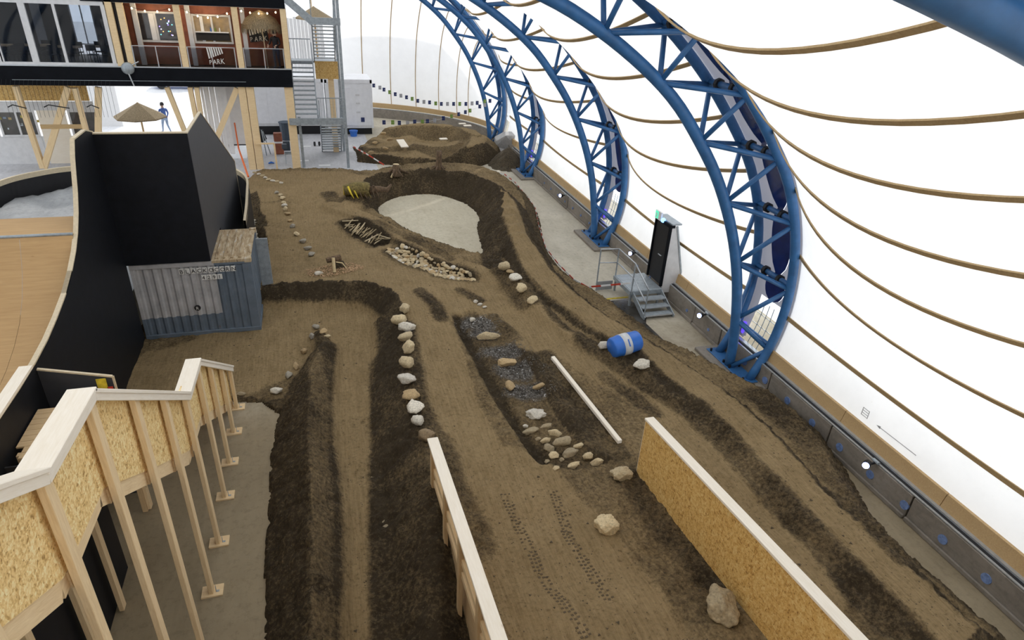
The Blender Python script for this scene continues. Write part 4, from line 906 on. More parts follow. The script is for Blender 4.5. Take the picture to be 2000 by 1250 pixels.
for i, (p, q, r_) in enumerate(fix): stick(S_(*p), S_(*q), r_, 'thin bare branch lying crosswise in the stick pit beside the bowl', 'branches in the stick pit', mat=M_stickp if i < 9 else M_stick, lift=.02 + .012 * (i % 5))

# long squared pole, barrel
a, b = hit(1079, 703), hit(1210, 868); a[2] = ground(a[0], a[1]) + .07; b[2] = ground(b[0], b[1]) + .07
o = bar('timber_pole', a, b, .11, .1, M_pale, None, bevel=.012); tag(o, 'long pale squared timber pole lying beside the gravel strip', 'timber')
bc = (hit(1203, 694) + hit(1240, 684)) / 2; BR = thing('barrel', 'blue plastic barrel with a white band half sunk on its side', 'barrel', tuple(bc))
ax = hit(1240, 684) - hit(1203, 694); ax[2] = 0; ax /= np.linalg.norm(ax); ax[2] = .12; ctr = np.array([bc[0], bc[1] + .1, ground(bc[0], bc[1]) + .17])
L2 = .42; rr = .29
def along(ts, rs_, n=28): return MB().tube([ctr + ax * t for t in ts], rs_, n)
wmk('body', along([-L2, -L2 + .04, -.2, -.19, .1, .11, L2 - .04, L2], [rr * .86, rr * .95, rr, rr * 1.03, rr * 1.03, rr, rr * .95, rr * .86]), M_barrel, BR, True)
wmk('white_band', along([-.15, .08], [rr * 1.045, rr * 1.045]), M_band, BR, True)
up = np.array([0, -1, .75]); up -= ax * (up @ ax); up /= np.linalg.norm(up); q = ctr + up * rr * 1.06 - ax * .02
wmk('blue_print', MB().beam(q - np.cross(ax, up) * .1, q + np.cross(ax, up) * .1, .035, .01, up), M_barrel, BR)

# stumps
def stump(px, py, r, h, label, cutface=True, name='tree_stump', hh=None):
    g = hit(px, py); z = ground(g[0], g[1]); T = thing(name, label, 'tree stump', (g[0], g[1], z))
    pts = [(0, 0, -.1), (0, 0, .05), (0, 0, h * .4), (.02, 0, h * .75), (.03, .02, h)]
    mk('trunk', MB().tube(pts, [r * 1.7, r * 1.35, r, r * .95, r * .9], 12), M_bark, T, smooth=True)
    if cutface: mk('cut_face', MB().tube([(.03, .02, h), (.03, .02, h + .015)], r * .88, 14), M_cut, T)
    for k in range(6):
        t = k * 1.05 + random.uniform(-.2, .2); c, s = math.cos(t), math.sin(t); l = r * random.uniform(2.6, 4.2)
        mk('root', MB().tube([(c * r * .8, s * r * .8, .16 + r * .3), (c * l * .6, s * l * .6, .08), (c * l, s * l, -.03)], [r * .4, r * .25, r * .12], 7), M_bark, T, smooth=True)
    return T
stump(773, 340, .17, .42, 'cut tree stump with pale top on the banked turn above the bowl')
stump(857, 331, .15, .95, 'tall dark broken stump with spreading roots on the bowl rim', False)
st = hit(771, 350); a = hit(772, 338); b = hit(764, 352); o = stick((772, 338), (764, 351), .07, 'short peeled log leaning at the cut stump', None, 'log', M_cut)
lg = hit(708, 382); LG = thing('log_pile', 'mossy hollow log with yellow cut end at the left rim of the bowl', 'log', (lg[0], lg[1], ground(lg[0], lg[1])))
M_moss = flat('mossy_bark', (.17, .13, .045), .95, .6, 12, .7)
mk('trunk', MB().tube([(-.75, .1, .22), (-.3, .05, .3), (.1, 0, .28), (.3, -.02, .25)], [.24, .3, .33, .3], 14), M_moss, LG, smooth=True)
mk('cut_face', MB().tube([(-.80, .1, .22), (-.74, .1, .22)], .2, 12), M_yellow, LG)
for k in range(7):
    x = -.6 + k * .18; mk('broken_branch', MB().tube([(x, -.1, .45), (x + .1, -.3 + .05 * k, .2 + .04 * (k % 3)), (x + .2, -.45, .02)], [.05, .04, .02], 6), random.choice((M_moss, M_yellow, M_bark)), LG, smooth=True)
mk('root', MB().tube([(.3, 0, .2), (.7, .05, .25), (1.1, .1, .18), (1.3, .2, .4)], [.2, .15, .12, .04], 8), M_bark, LG, smooth=True)
# wood chips with a standing block
wc = hit(655, 530); WC = thing('wood_block', 'short pale log standing before a dark split log among wood chips', 'log', (wc[0], wc[1], ground(wc[0], wc[1])))
mk('standing_block', MB().tube([(-.03, -.1, .02), (-.03, .05, .48)], [.055, .055], 9), M_cut, WC); mk('split_log', MB().tube([(-.25, .28, .3), (.22, .36, .34)], [.1, .12], 8), M_bark, WC); mk('split_log', MB().prism([(.0, .2, .02), (.4, .1, .02), (.3, .3, .22), (0, .3, .3)], (0, .06, 0)), M_heap, WC)
mk('bark_strip', MB().tube([(.05, .1, .3), (.25, .05, .27), (.38, 0, .08)], [.02, .02, .015], 6), M_cut, WC)
ch = MB()
for _ in range(480):
    t = random.uniform(0, 6.28); r = math.sqrt(random.random()); x = wc[0] - .02 + .95 * r * math.cos(t); y = wc[1] + .1 + .5 * r * math.sin(t); z = ground(x, y) + .025; a_ = random.uniform(0, 3.14); l = random.uniform(.02, .06)
    ch.beam((x, y, z), (x + l * math.cos(a_), y + l * math.sin(a_), z + random.uniform(0, .03)), .025, .008)
tag(mk('wood_chips', ch, flat('chip_wood', (.42, .27, .15), .9, .5, 25)), 'scattered reddish wood chips around the standing wood block', 'wood chips', kind='stuff')

# ------------------------------------------------------------------ timber building at the back left
YB = 35.2
P2 = lambda x, y, Y=YB: (pY(x, y, Y)[0], pY(x, y, Y)[2])
BD = thing('timber_building', 'two-storey timber building with black fascia spanning the back left of the hall', 'building', (-7, YB, 0))
wmk('fascia', MB().box((-15, YB - .06, 4.1), (-.74, YB + .06, 4.92)), M_fascia, BD)
wmk('fascia', MB().box((-9.2, YB - .06, 7.62), (-.74, YB + .06, 8.4)), M_fascia, BD)
wmk('deck', MB().box((-15, YB + .06, 4.6), (-.74, YB + 5, 4.86)), M_dark, BD)
wmk('balcony_ceiling', MB().box((-9.2, YB + .06, 7.6), (-.74, YB + 5, 7.7)), M_wfr, BD)
wmk('deck_edge', MB().box((-15, YB - .08, 4.92), (-.74, YB + .0, 4.97)), M_rail, BD)
wmk('rail_line', MB().box((-12.6, YB - .1, 4.33), (-2.9, YB - .085, 4.35)), M_steel, BD)
# balcony bays
postx = [(-7.73, -7.79), (-5.45, -5.45), (-3.0, -3.08), (-.86, -.9)]
for a, b in postx: wmk('post', MB().box((a - .13, YB - .02, 4.9), (a + .13, YB + .2, 7.62)), M_pine, BD)
for a in (-5.15, -2.75, -7.4): wmk('white_post', MB().box((a - .1, YB + 1.0, 4.9), (a + .1, YB + 1.2, 7.6)), M_wfr, BD)
wmk('recess_wall', MB().box((-7.9, YB + 1.7, 4.86), (-.75, YB + 1.8, 7.6)), M_brown, BD)
wmk('recess_end', MB().box((-.82, YB + .1, 4.86), (-.76, YB + 1.8, 7.6)), M_brown, BD)
bays_ = [(-7.6, -5.6), (-5.3, -3.2), (-2.85, -1.0)]
for a, b in bays_:
    wmk('handrail', MB().tube([(a, YB + .02, 5.85), (b, YB + .02, 5.85)], .022, 6), M_rail, BD, True)
    for x in (a + .03, (a + b) / 2, b - .03): wmk('baluster', MB().box((x - .02, YB, 4.95), (x + .02, YB + .04, 5.85)), M_rail, BD)
    for q in range(2):
        x0 = a + (b - a) * q / 2 + .04; wmk('glass_pane', MB().box((x0, YB + .01, 5.02), (x0 + (b - a) / 2 - .08, YB + .02, 5.8)), M_gdark, BD)
def window(x0, x1, z0, z1, y, parent, mat=M_wfr, back=None, nm='window', mull=1, fw=.09):
    f = MB().box((x0, y - .05, z0), (x1, y + .02, z0 + fw)).box((x0, y - .05, z1 - fw), (x1, y + .02, z1)).box((x0, y - .05, z0 + fw), (x0 + fw, y + .02, z1 - fw)).box((x1 - fw, y - .05, z0 + fw), (x1, y + .02, z1 - fw))
    for k in range(mull): xm = x0 + (x1 - x0) * (k + 1) / (mull + 1); f.box((xm - fw / 2, y - .05, z0 + fw), (xm + fw / 2, y + .02, z1 - fw))
    L = parent.location; wo = mk(nm, MB().add([(p[0] - L.x, p[1] - L.y, p[2] - L.z) for p in f.v], f.f), mat, parent, bevel=.004)
    g = MB().box((x0 + fw - L.x, y - .01 - L.y, z0 + fw - L.z), (x1 - fw - L.x, y - L.y, z1 - fw - L.z)); mk('pane', g, M_glass, wo)
    if back: b = MB().box((x0 + .02 - L.x, y + .03 - L.y, z0 + .02 - L.z), (x1 - .02 - L.x, y + .05 - L.y, z1 - .02 - L.z)); mk('room_behind', b, back, wo)
    return wo
M_room = flat('lamplit_room', (.55, .33, .12), .7, .5, 2); M_room2 = flat('dim_room', (.06, .045, .05), .7, .7, 3)  # amber backing colour stands in for lamplight in the room
window(-7.6, -5.75, 5.85, 7.2, YB + 1.66, BD, back=M_room2); window(-5.1, -3.35, 5.85, 7.15, YB + 1.66, BD, back=M_room)
for x, w in ((-6.95, .22), (-4.75, .14)): wmk('curtain', MB().box((x, YB + 1.62, 5.95), (x + w, YB + 1.64, 7.1)), M_white, BD)
lit = [glow('lamp_violet', (.35, .25, 1), 2.5), glow('lamp_teal', (.2, .8, .8), 2.), glow('lamp_white', (.8, .8, 1), 2.5), glow('lamp_amber', (1, .6, .2), 1.5)]
for k in range(16):
    x = random.uniform(-6.55, -5.95); z = random.uniform(6.1, 6.95); wmk('party_light', MB().tube([(x, YB + 1.6, z), (x, YB + 1.62, z)], .025, 6), lit[k % 4], BD)
wmk('counter', MB().box((-5.0, YB + 1.58, 6.0), (-3.5, YB + 1.64, 6.35)), M_dark, BD); wmk('counter_top', MB().box((-5.0, YB + 1.5, 6.35), (-3.5, YB + 1.64, 6.4)), M_white, BD)
for x, m_ in ((-4.3, 0), (-4.1, 1), (-3.9, 2)): wmk('bottle', MB().tube([(x, YB + 1.55, 6.4), (x, YB + 1.55, 6.52), (x, YB + 1.55, 6.58)], [.03, .03, .012], 7), (M_barrel, M_green, M_white)[m_], BD)
# rows of bulbs
def bulbs(name, x0, x1, sagz, z, y, n, label):
    T = thing(name, label, 'lights', ((x0 + x1) / 2, y, z), group='bulb strings on the balcony')
    pts = [(x0 + (x1 - x0) * t, y, z - sagz * (1 - (2 * t - 1) ** 2)) for t in np.linspace(0, 1, 12)]
    wmk('cable', MB().tube(pts, .008, 5), M_rubber, T)
    for k in range(n):
        t = (k + .5) / n; x = x0 + (x1 - x0) * t; zz = z - sagz * (1 - (2 * t - 1) ** 2)
        wmk('bulb', MB().tube([(x, y, zz), (x, y, zz - .03), (x, y, zz - .07), (x, y, zz - .09)], [.015, .035, .035, .012], 8), M_bulb, T, True)
bulbs('string_lights', -7.6, -5.55, .2, 7.5, YB + .5, 4, 'string of warm bulbs in the left balcony bay')
bulbs('string_lights', -5.3, -3.15, .32, 7.45, YB + .5, 5, 'string of warm bulbs in the middle balcony bay')
bulbs('string_lights', -2.9, -1.0, .12, 7.52, YB + .3, 5, 'string of warm bulbs above the thatched parasol')
for k in range(3):
    pass
# thatched parasol, logo board and person in the right bay
TP = thing('thatch_parasol', 'small thatched parasol on a thin pole in the right balcony bay', 'parasol', (-1.95, YB + .9, 4.86))
wmk('pole', MB().tube([(-1.85, YB + .9, 4.86), (-1.95, YB + .9, 7.3)], .025, 8), M_edge, TP)
can = []
for k in range(5): can.append([( -1.95 + r_ * math.cos(t), YB + .9 + .8 * r_ * math.sin(t), z + random.uniform(-.03, .03)) for t in np.linspace(0, 2 * PI, 25) for r_, z in [((.05, .35, .7, .88, .9)[k], (7.45, 7.35, 7.1, 6.8, 6.68)[k])]])
wmk('thatch_canopy', MB().grid(can), M_thatch, TP, True)
fr = MB()
for k in range(140):
    t = random.uniform(0, 2 * PI); r_ = .88; x, y = -1.95 + r_ * math.cos(t), YB + .9 + .8 * r_ * math.sin(t); fr.beam((x, y, 6.85), (x + .04 * math.cos(t), y, 6.5 + random.uniform(-.08, .08)), .02, .01)
f_ = wmk('fringe', fr, M_thatch, TP); f_['kind'] = 'stuff'
def logo(name, label, x0, z0, x1, z1, y, dark):
    T = thing(name, label, 'sign', ((x0 + x1) / 2, y, z0)); w = x1 - x0; h = z1 - z0
    if dark: wmk('dark_outline', MB().prism([(x0 - .05, y + .012, z1), (x0 + w * .06, y + .012, z0 - .04), (x1 + .06, y + .012, z0 + .06), (x1 - .02, y + .012, z1)], (0, .01, 0)), M_rubber, T)
    for k in range(7):
        xa = x0 + w * k / 7; zb = z0 + h * (.34 + .05 * k)
        wmk('stripe', MB().prism([(xa, y, z1), (xa + w * .085, y, z1), (xa + w * .085 + .05, y, zb + .02), (xa + .05, y, zb)], (0, .008, 0)), M_letter, T)
    for k, ch_ in enumerate('PARK'): text('letter', ch_, h * (.36 + .03 * k), M_letter, T, (x0 + w * (.06 + .24 * k), y, z0 + .01 + .01 * k), (PI / 2, 0, 0), .004, .8)
logo('park_sign', 'striped pale PARK logo board on the red-brown wall of the right balcony bay', -2.62, 6.0, -1.75, 6.78, YB + 1.55, True)
logo('park_decal', 'striped pale PARK logo on the glass balustrade of the middle balcony bay', -4.45, 5.1, -3.75, 5.85, YB - .02, False)
# people: one continuous skinned body each
def person(name, label, P, mats, loc, rz=0):
    """P: joints (name -> (pos, radius)), edges; grown with a skin modifier into one body"""
    J = {'pelvis': ((0, 0, .95), .15), 'waist': ((0, 0, 1.1), .135), 'chest': ((0, .0, 1.32), .165), 'neck': ((0, 0, 1.5), .06), 'head': ((0, .01, 1.6), .085), 'top': ((0, .01, 1.72), .085),
         'shl': ((-.19, 0, 1.42), .07), 'ell': ((-.27, .02, 1.16), .045), 'wrl': ((-.25, .14, .95), .032), 'hal': ((-.25, .18, .88), .035), 'shr': ((.19, 0, 1.42), .07), 'elr': ((.27, .02, 1.16), .045), 'wrr': ((.25, .14, .95), .032), 'har': ((.25, .18, .88), .035),
         'hil': ((-.1, 0, .88), .11), 'knl': ((-.11, .02, .5), .065), 'anl': ((-.12, -.02, .09), .042), 'tol': ((-.13, .16, .04), .038), 'hir': ((.1, 0, .88), .11), 'knr': ((.11, .02, .5), .065), 'anr': ((.12, -.02, .09), .042), 'tor': ((.13, .16, .04), .038)}
    for k, v in P.items(): J[k] = (v, J[k][1])
    K = list(J); E_ = [('pelvis', 'waist'), ('waist', 'chest'), ('chest', 'neck'), ('neck', 'head'), ('head', 'top'), ('chest', 'shl'), ('shl', 'ell'), ('ell', 'wrl'), ('wrl', 'hal'), ('chest', 'shr'), ('shr', 'elr'), ('elr', 'wrr'), ('wrr', 'har'),
                       ('pelvis', 'hil'), ('hil', 'knl'), ('knl', 'anl'), ('anl', 'tol'), ('pelvis', 'hir'), ('hir', 'knr'), ('knr', 'anr'), ('anr', 'tor')]
    me = bpy.data.meshes.new(name); me.from_pydata([J[k][0] for k in K], [(K.index(a), K.index(b)) for a, b in E_], []); o = bpy.data.objects.new(name, me); COL.objects.link(o)
    o.modifiers.new('s', 'SKIN'); sk = me.skin_vertices[0].data
    for i, k in enumerate(K): sk[i].radius = (J[k][1], J[k][1] * (.75 if k in ('chest', 'waist', 'pelvis') else 1)); sk[i].use_root = (i == 0)
    o.modifiers.new('u', 'SUBSURF').levels = 1; o.modifiers['u'].render_levels = 1
    dg = bpy.context.evaluated_depsgraph_get(); m2 = bpy.data.meshes.new_from_object(o.evaluated_get(dg)); o.modifiers.clear(); o.data = m2
    m2.materials.clear()
    for m_ in mats: m2.materials.append(m_)
    for f in m2.polygons:
        c = f.center; f.use_smooth = True
        hand = min((Vector(J['hal'][0]) - c).length, (Vector(J['har'][0]) - c).length) < .1
        f.material_index = 2 if (c.z > J['neck'][0][2] + .0 or hand) else (0 if c.z > .93 and abs(c.z) > .9 else 1)
    o.location = loc; o.rotation_euler.z = rz; hd = Vector(J['head'][0])
    mk('hair', MB().tube([hd + Vector((0, -.02, .05)), hd + Vector((0, -.02, .12)), hd + Vector((0, -.015, .2)), hd + Vector((0, 0, .225))], [.105, .112, .085, .02], 12), M_dark, o, smooth=True)
    mk('nose', MB().tube([hd + Vector((0, .09, .03)), hd + Vector((0, .115, .0))], [.012, .018], 6), M_skin, o)
    for s in (-1, 1):
        mk('eye', MB().tube([hd + Vector((s * .035, .075, .05)), hd + Vector((s * .035, .095, .05))], .012, 6), M_rubber, o); mk('ear', MB().tube([hd + Vector((s * .085, 0, .04)), hd + Vector((s * .105, -.01, .04))], .025, 7), M_skin, o)
        h_ = Vector(J['har' if s > 0 else 'hal'][0])
        for q in range(4): mk('finger', MB().tube([h_ + Vector((s * .0, .01, -.02)) + Vector((.016 * (q - 1.5), .0, 0)), h_ + Vector((.018 * (q - 1.5), .02, -.07)), h_ + Vector((.018 * (q - 1.5), .035, -.095 + .006 * abs(q - 1.5)))], [.011, .009, .007], 6), M_skin, o)
        mk('thumb', MB().tube([h_ + Vector((-s * .03, .0, 0)), h_ + Vector((-s * .055, .02, -.04))], [.012, .008], 6), M_skin, o)
    tag(o, label, 'person'); return o
M_cblack = flat('black_cloth', (.014, .014, .018), .8); M_cnavy = flat('navy_cloth', (.02, .035, .09), .8, .3); M_cblue = flat('blue_cloth', (.06, .12, .35), .8); M_jean = flat('light_denim', (.28, .36, .5), .8)
person('person', 'person in black jacket and cap leaning forward beside the thatched parasol', {'head': ((-.06, .12, 1.56)), 'top': ((-.07, .16, 1.68)), 'neck': (-.04, .06, 1.48), 'wrr': (.22, .3, 1.1), 'har': (.2, .36, 1.08), 'ell': (-.3, .1, 1.15), 'wrl': (-.2, .3, 1.1), 'hal': (-.17, .36, 1.08)}, [M_cblack, M_cnavy, M_skin], (-1.38, YB + .75, 4.86), PI * .85)
# folding glass doors of the upper room
GD = thing('folding_glass_doors', 'row of white framed folding glass doors before the dark upper room', 'glass doors', (-11, YB, 4.95))
wmk('top_rail', MB().box((-15, YB - .03, 7.45), (-8.35, YB + .12, 8.3)), M_wfr, GD); wmk('bottom_rail', MB().box((-15, YB - .03, 4.97), (-8.0, YB + .1, 5.08)), M_wfr, GD)
for x, w in ((-14.3, .14), (-12.75, .1), (-11.5, .26), (-10.3, .11), (-8.4, .16), (-9.95, .0)):
    if w: wmk('door_frame', MB().box((x - w / 2, YB - .02, 5.05), (x + w / 2, YB + .1, 7.5)), M_wfr, GD)
wmk('door_frame', MB().box((-12.95, YB - .02, 5.05), (-12.75, YB + .1, 7.5)), M_wfr, GD)
for a, b in ((-14.2, -13.0), (-12.7, -11.65), (-11.35, -10.37), (-10.23, -8.5)): wmk('glass_pane', MB().box((a, YB + .03, 5.08), (b, YB + .04, 7.45)), M_gdark, GD)
wmk('end_board', MB().box((-8.28, YB - .06, 4.95), (-8.02, YB + .1, 8.0)), M_pine, GD)
RM_ = thing('upper_room', 'dark upper cafe room behind the folding glass doors', 'room', (-11, 37, 4.86))
wmk('back_wall', MB().box((-15, 39.4, 4.86), (-10.9, 39.5, 7.6)).box((-9.9, 39.4, 4.86), (-7.9, 39.5, 7.6)), M_dark, RM_); wmk('side_partition', MB().box((-7.98, YB + .1, 4.86), (-7.9, 39.5, 7.6)), M_dark, RM_); wmk('ceiling_board', MB().box((-15, YB + .1, 7.6), (-7.9, 39.5, 7.7)), M_dark, RM_)
window(-10.9, -9.9, 5.4, 7.4, 39.44, RM_, fw=.05)
wmk('pale_panel', MB().box((-12.5, 39.3, 5.3), (-12.1, 39.36, 7.2)), M_tarp, RM_); wmk('pale_panel', MB().box((-9.6, 39.3, 5.3), (-9.3, 39.36, 6.6)), M_tarp, RM_)
def table(x, y, label):
    T = thing('cafe_table', label, 'table', (x, y, 4.86), 'cafe tables in the upper room'); mk('table_top', MB().box((-.6, -.35, .72), (.6, .35, .76)), M_pine, T)
    for a in (-.5, .5):
        for b in (-.28, .28): mk('leg', MB().tube([(a, b, 0), (a, b, .72)], .018, 6), M_rubber, T)
def chair(x, y, rz, label):
    T = thing('cafe_chair', label, 'chair', (x, y, 4.86), 'dark cafe chairs'); T.rotation_euler.z = rz
    mk('seat', MB().box((-.2, -.2, .43), (.2, .2, .46)), M_rubber, T); mk('backrest', MB().box((-.2, .18, .62), (.2, .2, .88)), M_rubber, T)
    for a in (-.18, .18):
        for b in (-.18, .18): mk('leg', MB().tube([(a, b, 0), (a, b, .43 if b < 0 else .85)], .014, 5), M_rubber, T)
for i, (x, y) in enumerate(((-13.4, 36.6), (-12.0, 36.9), (-10.6, 36.5), (-9.2, 36.9))):
    table(x, y, f'pale topped cafe table, {ORD[i]} from the left behind the glass doors')
    for j, (dx_, dy, rz) in enumerate(((-.3, -.55, PI), (.3, -.55, PI), (-.3, .6, 0), (.3, .6, 0))): chair(x + dx_, y + dy, rz, f'dark cafe chair, {("front left","front right","rear left","rear right")[j]} seat of the {ORD[i]} table from the left')
# camera dome and hoist on the fascia
DL = thing('grey_speaker_dome', 'grey round lamp housing hanging over the black fascia edge', 'lamp', (pY(248, 134, YB - .2)[0], YB - .2, 4.85))
x, z = P2(249, 134, YB - .2)
wmk('housing', MB().tube([(x, YB - .3, z), (x, YB - .2, z), (x, YB - .08, z)], [.14, .26, .27], 20), M_steel, DL, True); wmk('stem', MB().tube([(x, YB - .2, z - .2), (x + .12, YB - .2, z - .75)], .03, 8), M_rail, DL); wmk('arm', MB().tube([(x + .1, YB - .2, z + .1), (x + .5, YB - .1, z + .3)], .025, 8), M_rail, DL)

# braces of the ground floor (each timber one part)
BR_ = thing('timber_bracing', 'V shaped raw timber braces and posts carrying the black fascia', 'timber frame', (-7, YB + .1, 0))
def brace(a, b, w=.26):
    (x0, z0), (x1, z1) = P2(*a, YB + .2), P2(*b, YB + .2)
    bar('brace', (x0, YB + .2, z0), (x1, YB + .2, z1), .2, w, M_pine, BR_, up=(0, 0, 1))
for a, b in (((30, 168), (84, 328)), ((133, 170), (86, 328)), ((146, 172), (180, 300)), ((192, 170), (192, 330)), ((326, 170), (368, 275)), ((371, 170), (385, 240)), ((384, 170), (396, 250)), ((463, 172), (415, 290))): brace(a, b)
for x in (-3.15, -2.78): wmk('post', MB().box((x - .17, YB + .05, 0), (x + .17, YB + .4, 4.12)), M_pine, BR_, bevel=.01)
wmk('post', MB().box((-1.18, YB + .05, 0), (-.78, YB + .3, 4.12)), M_pine, BR_, bevel=.01)
wmk('post', MB().box((1.05, YB + 3.4, 0), (1.35, YB + 3.7, 4.9)), M_pine, BR_)
wmk('tie_board', MB().box((-12.1, YB + .08, 2.15), (-10.3, YB + .12, 2.35)), M_sill, BR_)
wmk('bench_rail', MB().box((-2.85, YB - .1, 1.33), (-1.95, YB - .02, 1.4)), M_pine, BR_); wmk('bench_leg', MB().box((-2.0, YB - .1, .0), (-1.92, YB - .02, 1.35)), M_pine, BR_)
# ground floor wall at the left
GF = thing('ground_floor_front', 'pale ground floor front with windows under an amber board strip', 'wall panel', (-12, 37.4, 0))
YG = 37.4
wmk('wall_board', MB().box((-17, YG, 0), (-12.9, YG + .1, 1.35)), M_wfr, GF); wmk('wall_board', MB().box((-12.88, YG, 0), (-10.2, YG + .1, 1.35)), M_wfr, GF)
wmk('osb_strip', MB().box((-17, YG - .05, 3.05), (-10.4, YG, 3.95)), M_osbd, GF); wmk('pale_strip', MB().box((-17, YG - .04, 2.6), (-10.3, YG, 3.02)), M_wfr, GF)
wmk('white_strip', MB().box((-17, YG - .07, 3.9), (-10.4, YG - .05, 3.98)), M_white, GF)
for a, b in ((-16.2, -14.6), (-14.5, -12.9), (-11.5, -10.2)): window(a, b, 1.35, 2.6, YG, GF, back=M_room2, mull=1)
wmk('door_panel', MB().box((-12.8, YG - .05, 0), (-11.6, YG, 2.6)), M_pale, GF)
for k in range(16):
    x = random.uniform(-15.9, -10.5); z = random.uniform(1.5, 2.4)
    if -12.8 < x < -11.6: continue
    wmk('interior_item', MB().box((x, YG + .02, z), (x + random.uniform(.05, .16), YG + .035, z + random.uniform(.05, .14))), random.choice((M_brown, M_white, M_yellow, M_jean, M_osbd)), GF)
# thin hanging cords
CD = BD
for k in range(26):
    x = -13.0 + k * .17; wmk('cord', MB().tube([(x, YB - .07, 4.35), (x, YB - .3, 4.15), (x - .02, YB - .3, 2.75)], .006, 4), M_rubber, CD)
for x0, x1 in ((-13.0, -12.3), (-11.6, -10.6), (-9.9, -9.4)): wmk('hanger', MB().tube([(x0, YB - .3, 3.2), (x0 + .2, YB - .3, 3.3), (x1, YB - .3, 3.15)], .025, 6), M_rubber, CD)
# curtains and white screen by the right posts
CU = thing('white_curtain', 'white hanging strip curtain at the opening right of the gate', 'curtain', (-4.8, 36.2, 0))
for k in range(9):
    x = -5.15 + k * .13; wmk('strip', MB().box((x, 36.2 + .05 * (k % 2), .6), (x + .12, 36.22 + .05 * (k % 2), 4.1)), M_white, CU)
WSC = thing('projection_screen', 'white board with a thin black frame left of the double timber posts', 'screen', (-3.9, 36.6, 0))
wmk('board', MB().box((-4.35, 36.62, 1.0), (-3.3, 36.65, 4.0)), M_white, WSC); wmk('frame', MB().box((-4.42, 36.58, .95), (-4.35, 36.66, 4.05)).box((-4.35, 36.58, .95), (-3.3, 36.66, 1.0)), M_rubber, WSC)
# outdoors through the gate
GO = thing('outdoor_ground', 'sunlit pale paving outside the open gate', 'paving', (-9, 46, 0)); GO['kind'] = 'structure'
M_pave = concrete('outdoor_paving', (.5, .5, .5), (.6, .6, .6), (.68, .68, .68)); wmk('slab', MB().box((-60, 50.02, -.3), (60, 120, -.02)), M_pave, GO)
OT = thing('thatch_umbrella', 'grey thatched sunshade standing outside the gate', 'parasol', (-8.4, 41.5, 0))
c = pY(268, 200, 41.5); mk('pole', MB().tube([(c[0] + 8.4, 0, 0), (c[0] + 8.4, 0, c[2])], .05, 8), M_sill, OT)
cz = c[2]; cxx = c[0] + 8.4
for k in range(8):
    a, b = 2 * PI * k / 8, 2 * PI * (k + 1) / 8
    mk('thatch_panel', MB().prism([(cxx, 0, cz), (cxx + 1.35 * math.cos(a), 1.35 * math.sin(a), cz - .75), (cxx + 1.35 * math.cos(b), 1.35 * math.sin(b), cz - .75)], (0, 0, -.07)), M_thatch, OT)
p_ = pY(322, 235, 44); person('person', 'person in blue top and light trousers walking outside the gate', {'knl': (-.11, .16, .5), 'anl': (-.12, .25, .1), 'tol': (-.13, .42, .05), 'anr': (.12, -.25, .12), 'tor': (.13, -.1, .05)}, [M_cblue, M_jean, M_skin], (p_[0], 44, 0), .6)
VH = thing('parked_car', 'blue car parked in the glare outside the opening', 'car', (-7.2, 60, 0))
p_ = pY(357, 215, 60)
mk('body', MB().prism([(p_[0] + 7.2 - 2, 0, .3), (p_[0] + 7.2 + 2, 0, .3), (p_[0] + 7.2 + 2.1, 0, .8), (p_[0] + 7.2 + 1.2, 0, .95), (p_[0] + 7.2 + .7, 0, 1.45), (p_[0] + 7.2 - 1.2, 0, 1.45), (p_[0] + 7.2 - 1.9, 0, .95)], (0, 1.7, 0)), M_barrel, VH, bevel=.06)
mk('side_glass', MB().prism([(p_[0] + 7.2 - 1.4, -.01, .98), (p_[0] + 7.2 + 1.0, -.01, .98), (p_[0] + 7.2 + .6, -.01, 1.38), (p_[0] + 7.2 - 1.1, -.01, 1.38)], (0, .01, 0)), M_rubber, VH)
for a in (-1.25, 1.3): mk('wheel', MB().tube([(p_[0] + 7.2 + a, -.03, .33), (p_[0] + 7.2 + a, .2, .33)], .33, 18), M_rubber, VH)
HS = thing('white_house', 'pale house wall with a sloping roof edge outside the gate', 'building', (-9.5, 48, 0))
wmk('wall', MB().box((-13.6, 46, 0), (-11.3, 49, 3.4)), M_wpl, HS); wmk('roof_edge', MB().beam((-13.8, 45.9, 3.0), (-10.9, 45.9, 4.4), .5, .12), M_thatch, HS)

# ------------------------------------------------------------------ steel stair tower
TW = thing('steel_stair_tower', 'galvanised steel stair tower with open treads beside the timber building', 'staircase', (.4, 36.5, 0))
def tb(name, a, b, w, h, mat=M_steel, up=(0, 0, 1)): return bar(name, a, b, w, h, mat, TW, up=up)
for x, y in ((1.66, 35.2), (-.62, 35.5), (1.66, 38.8)): tb('column', (x, y, 0), (x, y, 8.6 if x > 0 else 2.6), .14, .14, up=(0, 1, 0))
def flight(x0, x1, ya, za, yb, zb, n):
    for x in (x0, x1): tb('stringer', (x, ya, za), (x, yb, zb), .05, .24)
    for k in range(n):
        t = (k + .5) / n; y = ya + (yb - ya) * t; z = za + (zb - za) * t; wmk('tread', MB().box((x0 + .02, y - .13, z), (x1 - .02, y + .13, z + .045)), M_steel, TW)
    for x in (x0, x1):
        if zb - za > 0 or True: tb('handrail', (x, ya, za + .95), (x, yb, zb + .95), .04, .04, M_steel)
        for t in (.1, .5, .9): y = ya + (yb - ya) * t; z = za + (zb - za) * t; tb('baluster', (x, y, z), (x, y, z + .95), .03, .03, up=(0, 1, 0))
flight(.42, 1.5, 38.9, .05, 35.6, 2.45, 12); flight(-.78, .32, 35.6, 2.6, 38.5, 4.9, 12); flight(.42, 1.5, 38.5, 5.0, 35.7, 7.1, 11)
